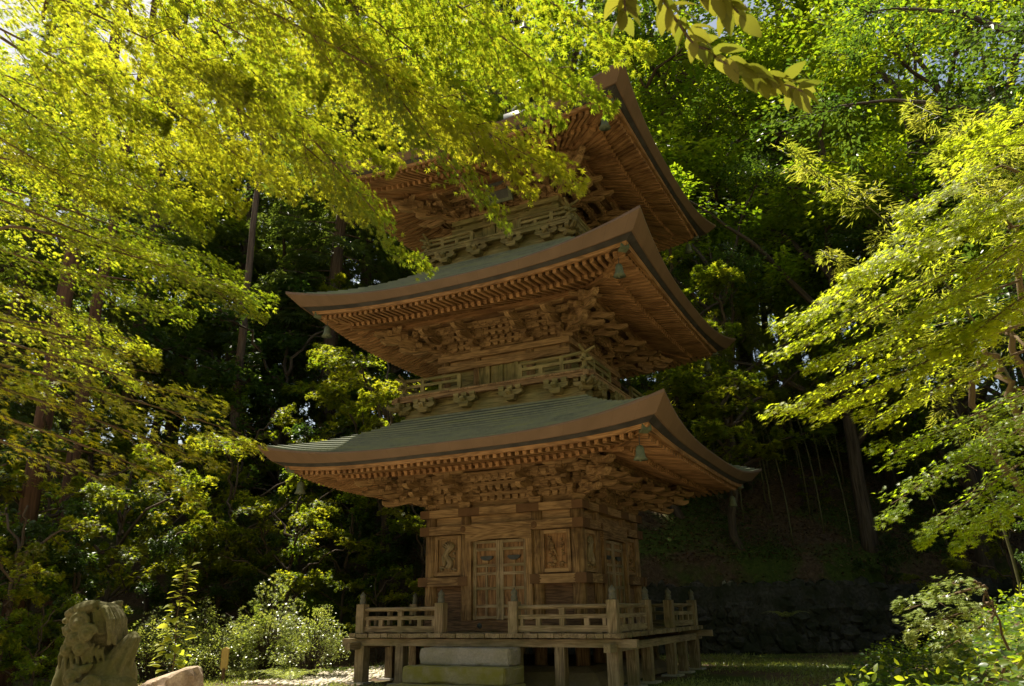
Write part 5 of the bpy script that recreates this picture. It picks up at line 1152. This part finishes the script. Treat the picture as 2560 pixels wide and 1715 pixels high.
# tail, a flame of thick strands
mb.tube([(.24, .02, .50), (.20, .0, .66), (.18, -.01, .80), (.24, .0, .93), (.30, .01, 1.03), (.305, .01, 1.08)], [.14, .14, .125, .10, .065, .035], 10)
for i in range(8):
    a = i * .785; c_, s_ = math.cos(a), math.sin(a)
    mb.tube([(.21 + .12 * c_, .0 + .12 * s_, .62), (.19 + .12 * c_, -.01 + .12 * s_, .80), (.245 + .092 * c_, .0 + .092 * s_, .93), (.298 + .055 * c_, .01 + .055 * s_, 1.035), (.305, .01, 1.085)], [.02, .028, .025, .02, .016], 6)
lb = mb.build('body', M['statue'], lion)
rm = lb.modifiers.new('remesh', 'REMESH'); rm.mode = 'VOXEL'; rm.voxel_size = 0.0075; rm.use_smooth_shade = True
smd = lb.modifiers.new('smooth', 'SMOOTH'); smd.factor = 0.5; smd.iterations = 1
mb = MB(); mb.box((0.03, 0.03, 0.34), (0.86, 0.66, 0.14)); mb.box((0.03, 0.03, 0.13), (1.0, 0.8, 0.28)); pdt = mb.build('pedestal', M['granite'], lion)
# ---- boulder
def boulder(name, label, x, y, sx, sy, sz, mat, seed, rz=0.0, amp=0.28):
    z = hgt(x, y); mb = MB(); mb.ball((0, 0, 0), 1.0, (1, 1, 1), 22)
    rr = np.random.default_rng(seed); V = np.array(mb.V); n = np.zeros(len(V))
    for f_, a_ in ((1.3, 1.0), (2.7, .5), (5.5, .28), (11, .13), (22, .06)):
        for _ in range(4):
            k_ = rr.normal(0, 1, 3); k_ /= np.linalg.norm(k_); n += a_ * np.sin(V @ k_ * f_ * 2 + rr.uniform(0, 6)) / 2
    V = V * (1 + amp * n)[:, None]; V = np.sign(V) * np.abs(V) ** 0.8
    V[:, 2] = np.where(V[:, 2] > 0.62 + 0.25 * V[:, 0], 0.62 + 0.25 * V[:, 0] + 0.22 * (V[:, 2] - 0.62 - 0.25 * V[:, 0]), V[:, 2])
    mb.V = [tuple(v) for v in V * np.array((sx, sy, sz))]
    o = mb.build(name, M[mat], None, smooth=False); o.location = (x, y, z); o.rotation_euler = (0, 0, rz); return tag(o, label, 'rock')
boulder('boulder', 'flat topped tan boulder in full sun beside the lion statue', -2.95, -6.2, 0.46, 0.38, 0.60, 'rock', 5, 0.47)
# ---- small marker post
mk = thing('marker_post', 'small yellowish wooden marker post standing on the moss near the boulder', 'sign', (-5.06, -3.14, 0), 0.45)
mb = MB(); mb.box((0, 0, 0.10), (0.05, 0.05, 0.32)); mb.build('leg', M['wood_dark'], mk)
mb = MB(); mb.prism([(-.065, 0), (.065, 0), (.065, .36), (0, .385), (-.065, .36)], (0, -.0, .24), (1, 0, 0), (0, 0, 1), (0, 1, 0), 0.045); mb.build('board', flat('ochre_board', (0.38, 0.26, 0.07), (0.5, 0.36, 0.11), 6, 0.7), mk)
# ---- retaining wall
rw = thing('retaining_wall', 'low dark rubble stone wall holding back the slope behind the pagoda', 'wall', (WP[0], WP[1], 0), math.atan2(WD[1], WD[0]))
rr = random.Random(9); mb = MB()
for r_ in range(7):
    x = -7.0 + rr.random() * 0.3
    while x < 13:
        w_ = rr.uniform(0.18, 0.62); h_ = rr.uniform(0.2, 0.42)
        k0 = len(mb.V); mb.ball((x + w_ / 2, 0.05 + 0.03 * r_, 0.12 + r_ * 0.25 + rr.gauss(0, 0.06)), 1.0, (w_ * 0.6, rr.uniform(0.12, 0.25), h_ * 0.62), 4)
        for q_ in range(k0, len(mb.V)): v_ = mb.V[q_]; mb.V[q_] = (v_[0] + rr.gauss(0, .022), v_[1] + rr.gauss(0, .022), v_[2] + rr.gauss(0, .02))
        x += w_
mb.build('stonework', M['wallstone'], rw)
mb = MB(); mb.box((3.0, 0.56, 0.86), (20.0, 1.0, 1.72)); mb.build('backing', M['wallstone'], rw)
# ---- gravel, grass, litter and ground plants
def scatter(name, n, box_, tm, mat, size, up, seed, keep=None, lift=(0, 0), hang=0.0, tone=None, kind='stuff'):
    rg = np.random.default_rng(seed); P = []; 
    x0, x1, y0, y1 = box_
    while len(P) < n:
        x, y = rg.uniform(x0, x1), rg.uniform(y0, y1)
        if keep is None or keep(x, y, rg): P.append((x, y, hgt(x, y) + rg.uniform(*lift)))
    P = np.array(P); D = rg.normal(0, 1, (n, 3)); D[:, 2] = hang; U = np.array([[0, 0, up]]) + rg.normal(0, 0.45, (n, 3))
    o = leaves_obj(name, tm, P, D, U, rg.uniform(size[0], size[1], n), M[mat], None, rg); return tag(o, kind=kind)
S_ = lambda x, y: (x - WP[0]) * WN[0] + (y - WP[1]) * WN[1]
off = lambda x, y: max(abs(x), abs(y)) > 2.8
tag(scatter('leaf_litter', 60000, (-9, 12, 6, 26), 'oval', 'litter', (0.05, 0.13), 1.2, 301, lambda x, y, r: 0.15 < S_(x, y) < 13, (0.0, 0.05)), 'dry brown leaf litter covering the dark slope right of the pagoda', 'leaf litter')
tag(scatter('fallen_leaves', 9000, (-24, -4, -8, 8), 'oval', 'litter', (0.04, 0.10), 1.4, 302, lambda x, y, r: True, (0.0, 0.03)), 'dry fallen leaves along the earthen path at the left', 'leaf litter')
tag(scatter('slope_herbs', 11000, (-7, 11, 6, 22), 'oval', 'dark_leaf', (0.06, 0.12), 1.0, 303, lambda x, y, r: 0.1 < S_(x, y) < 10 and math.sin(x * 0.9 + 1.7 * math.sin(y * 0.6)) + r.normal(0, .35) > 0.55, (0.02, 0.28)), 'patchy low green herbs on the dark slope behind the wall', 'herbs')
tag(scatter('grass', 26000, (-9, 8, -5, 7.5), 'blade', 'shrub', (0.05, 0.11), 0.2, 304, lambda x, y, r: off(x, y) and S_(x, y) < 0 and x < 7.2 and (y > -3.3 or x < -4.2) and math.sin(x * 1.3) * math.sin(y * 1.1 + 0.7) + r.normal(0, .4) > -0.1, (0.0, 0.01), 1.1), 'short moss and grass around the clearing', 'grass')
def bank(x, y, r): return x > 5.7 + 0.25 * math.sin(y * 1.3) and hgt(x, y) < 2.6
tag(scatter('ground_cover', 9000, (5.6, 11.5, -9.5, 4), 'heart', 'dark_leaf', (0.05, 0.11), 1.1, 305, bank, (0.05, 0.42), 0.0), 'leafy green ground cover on the bank at the lower right', 'ground cover')
tag(scatter('bank_weeds', 4500, (5.9, 11.5, -9.5, 4), 'oval', 'broad', (0.05, 0.12), 0.8, 306, bank, (0.1, 0.6), 0.3), 'pale weeds catching the light on the bank at the lower right', 'weeds')
def gravel():
    rg = random.Random(8); mb = MB()
    for i in range(1500):
        while True:
            x, y = rg.uniform(-4.6, -2.7), rg.uniform(-3.2, 2.4)
            if x < -2.9 or rg.random() < .3: break
        r_ = rg.uniform(0.02, 0.06); mb.ball((x, y, hgt(x, y) + r_ * .3), r_, (1.2, 1, .7), 3)
    o = mb.build('gravel', M['gravel'], None, smooth=True); return tag(o, 'pale sunlit gravel strip along the left side of the veranda', 'gravel', kind='stuff')
M['gravel'] = flat('pale_gravel', (0.42, 0.36, 0.27), (0.62, 0.56, 0.46), 12, 0.9)
gravel()
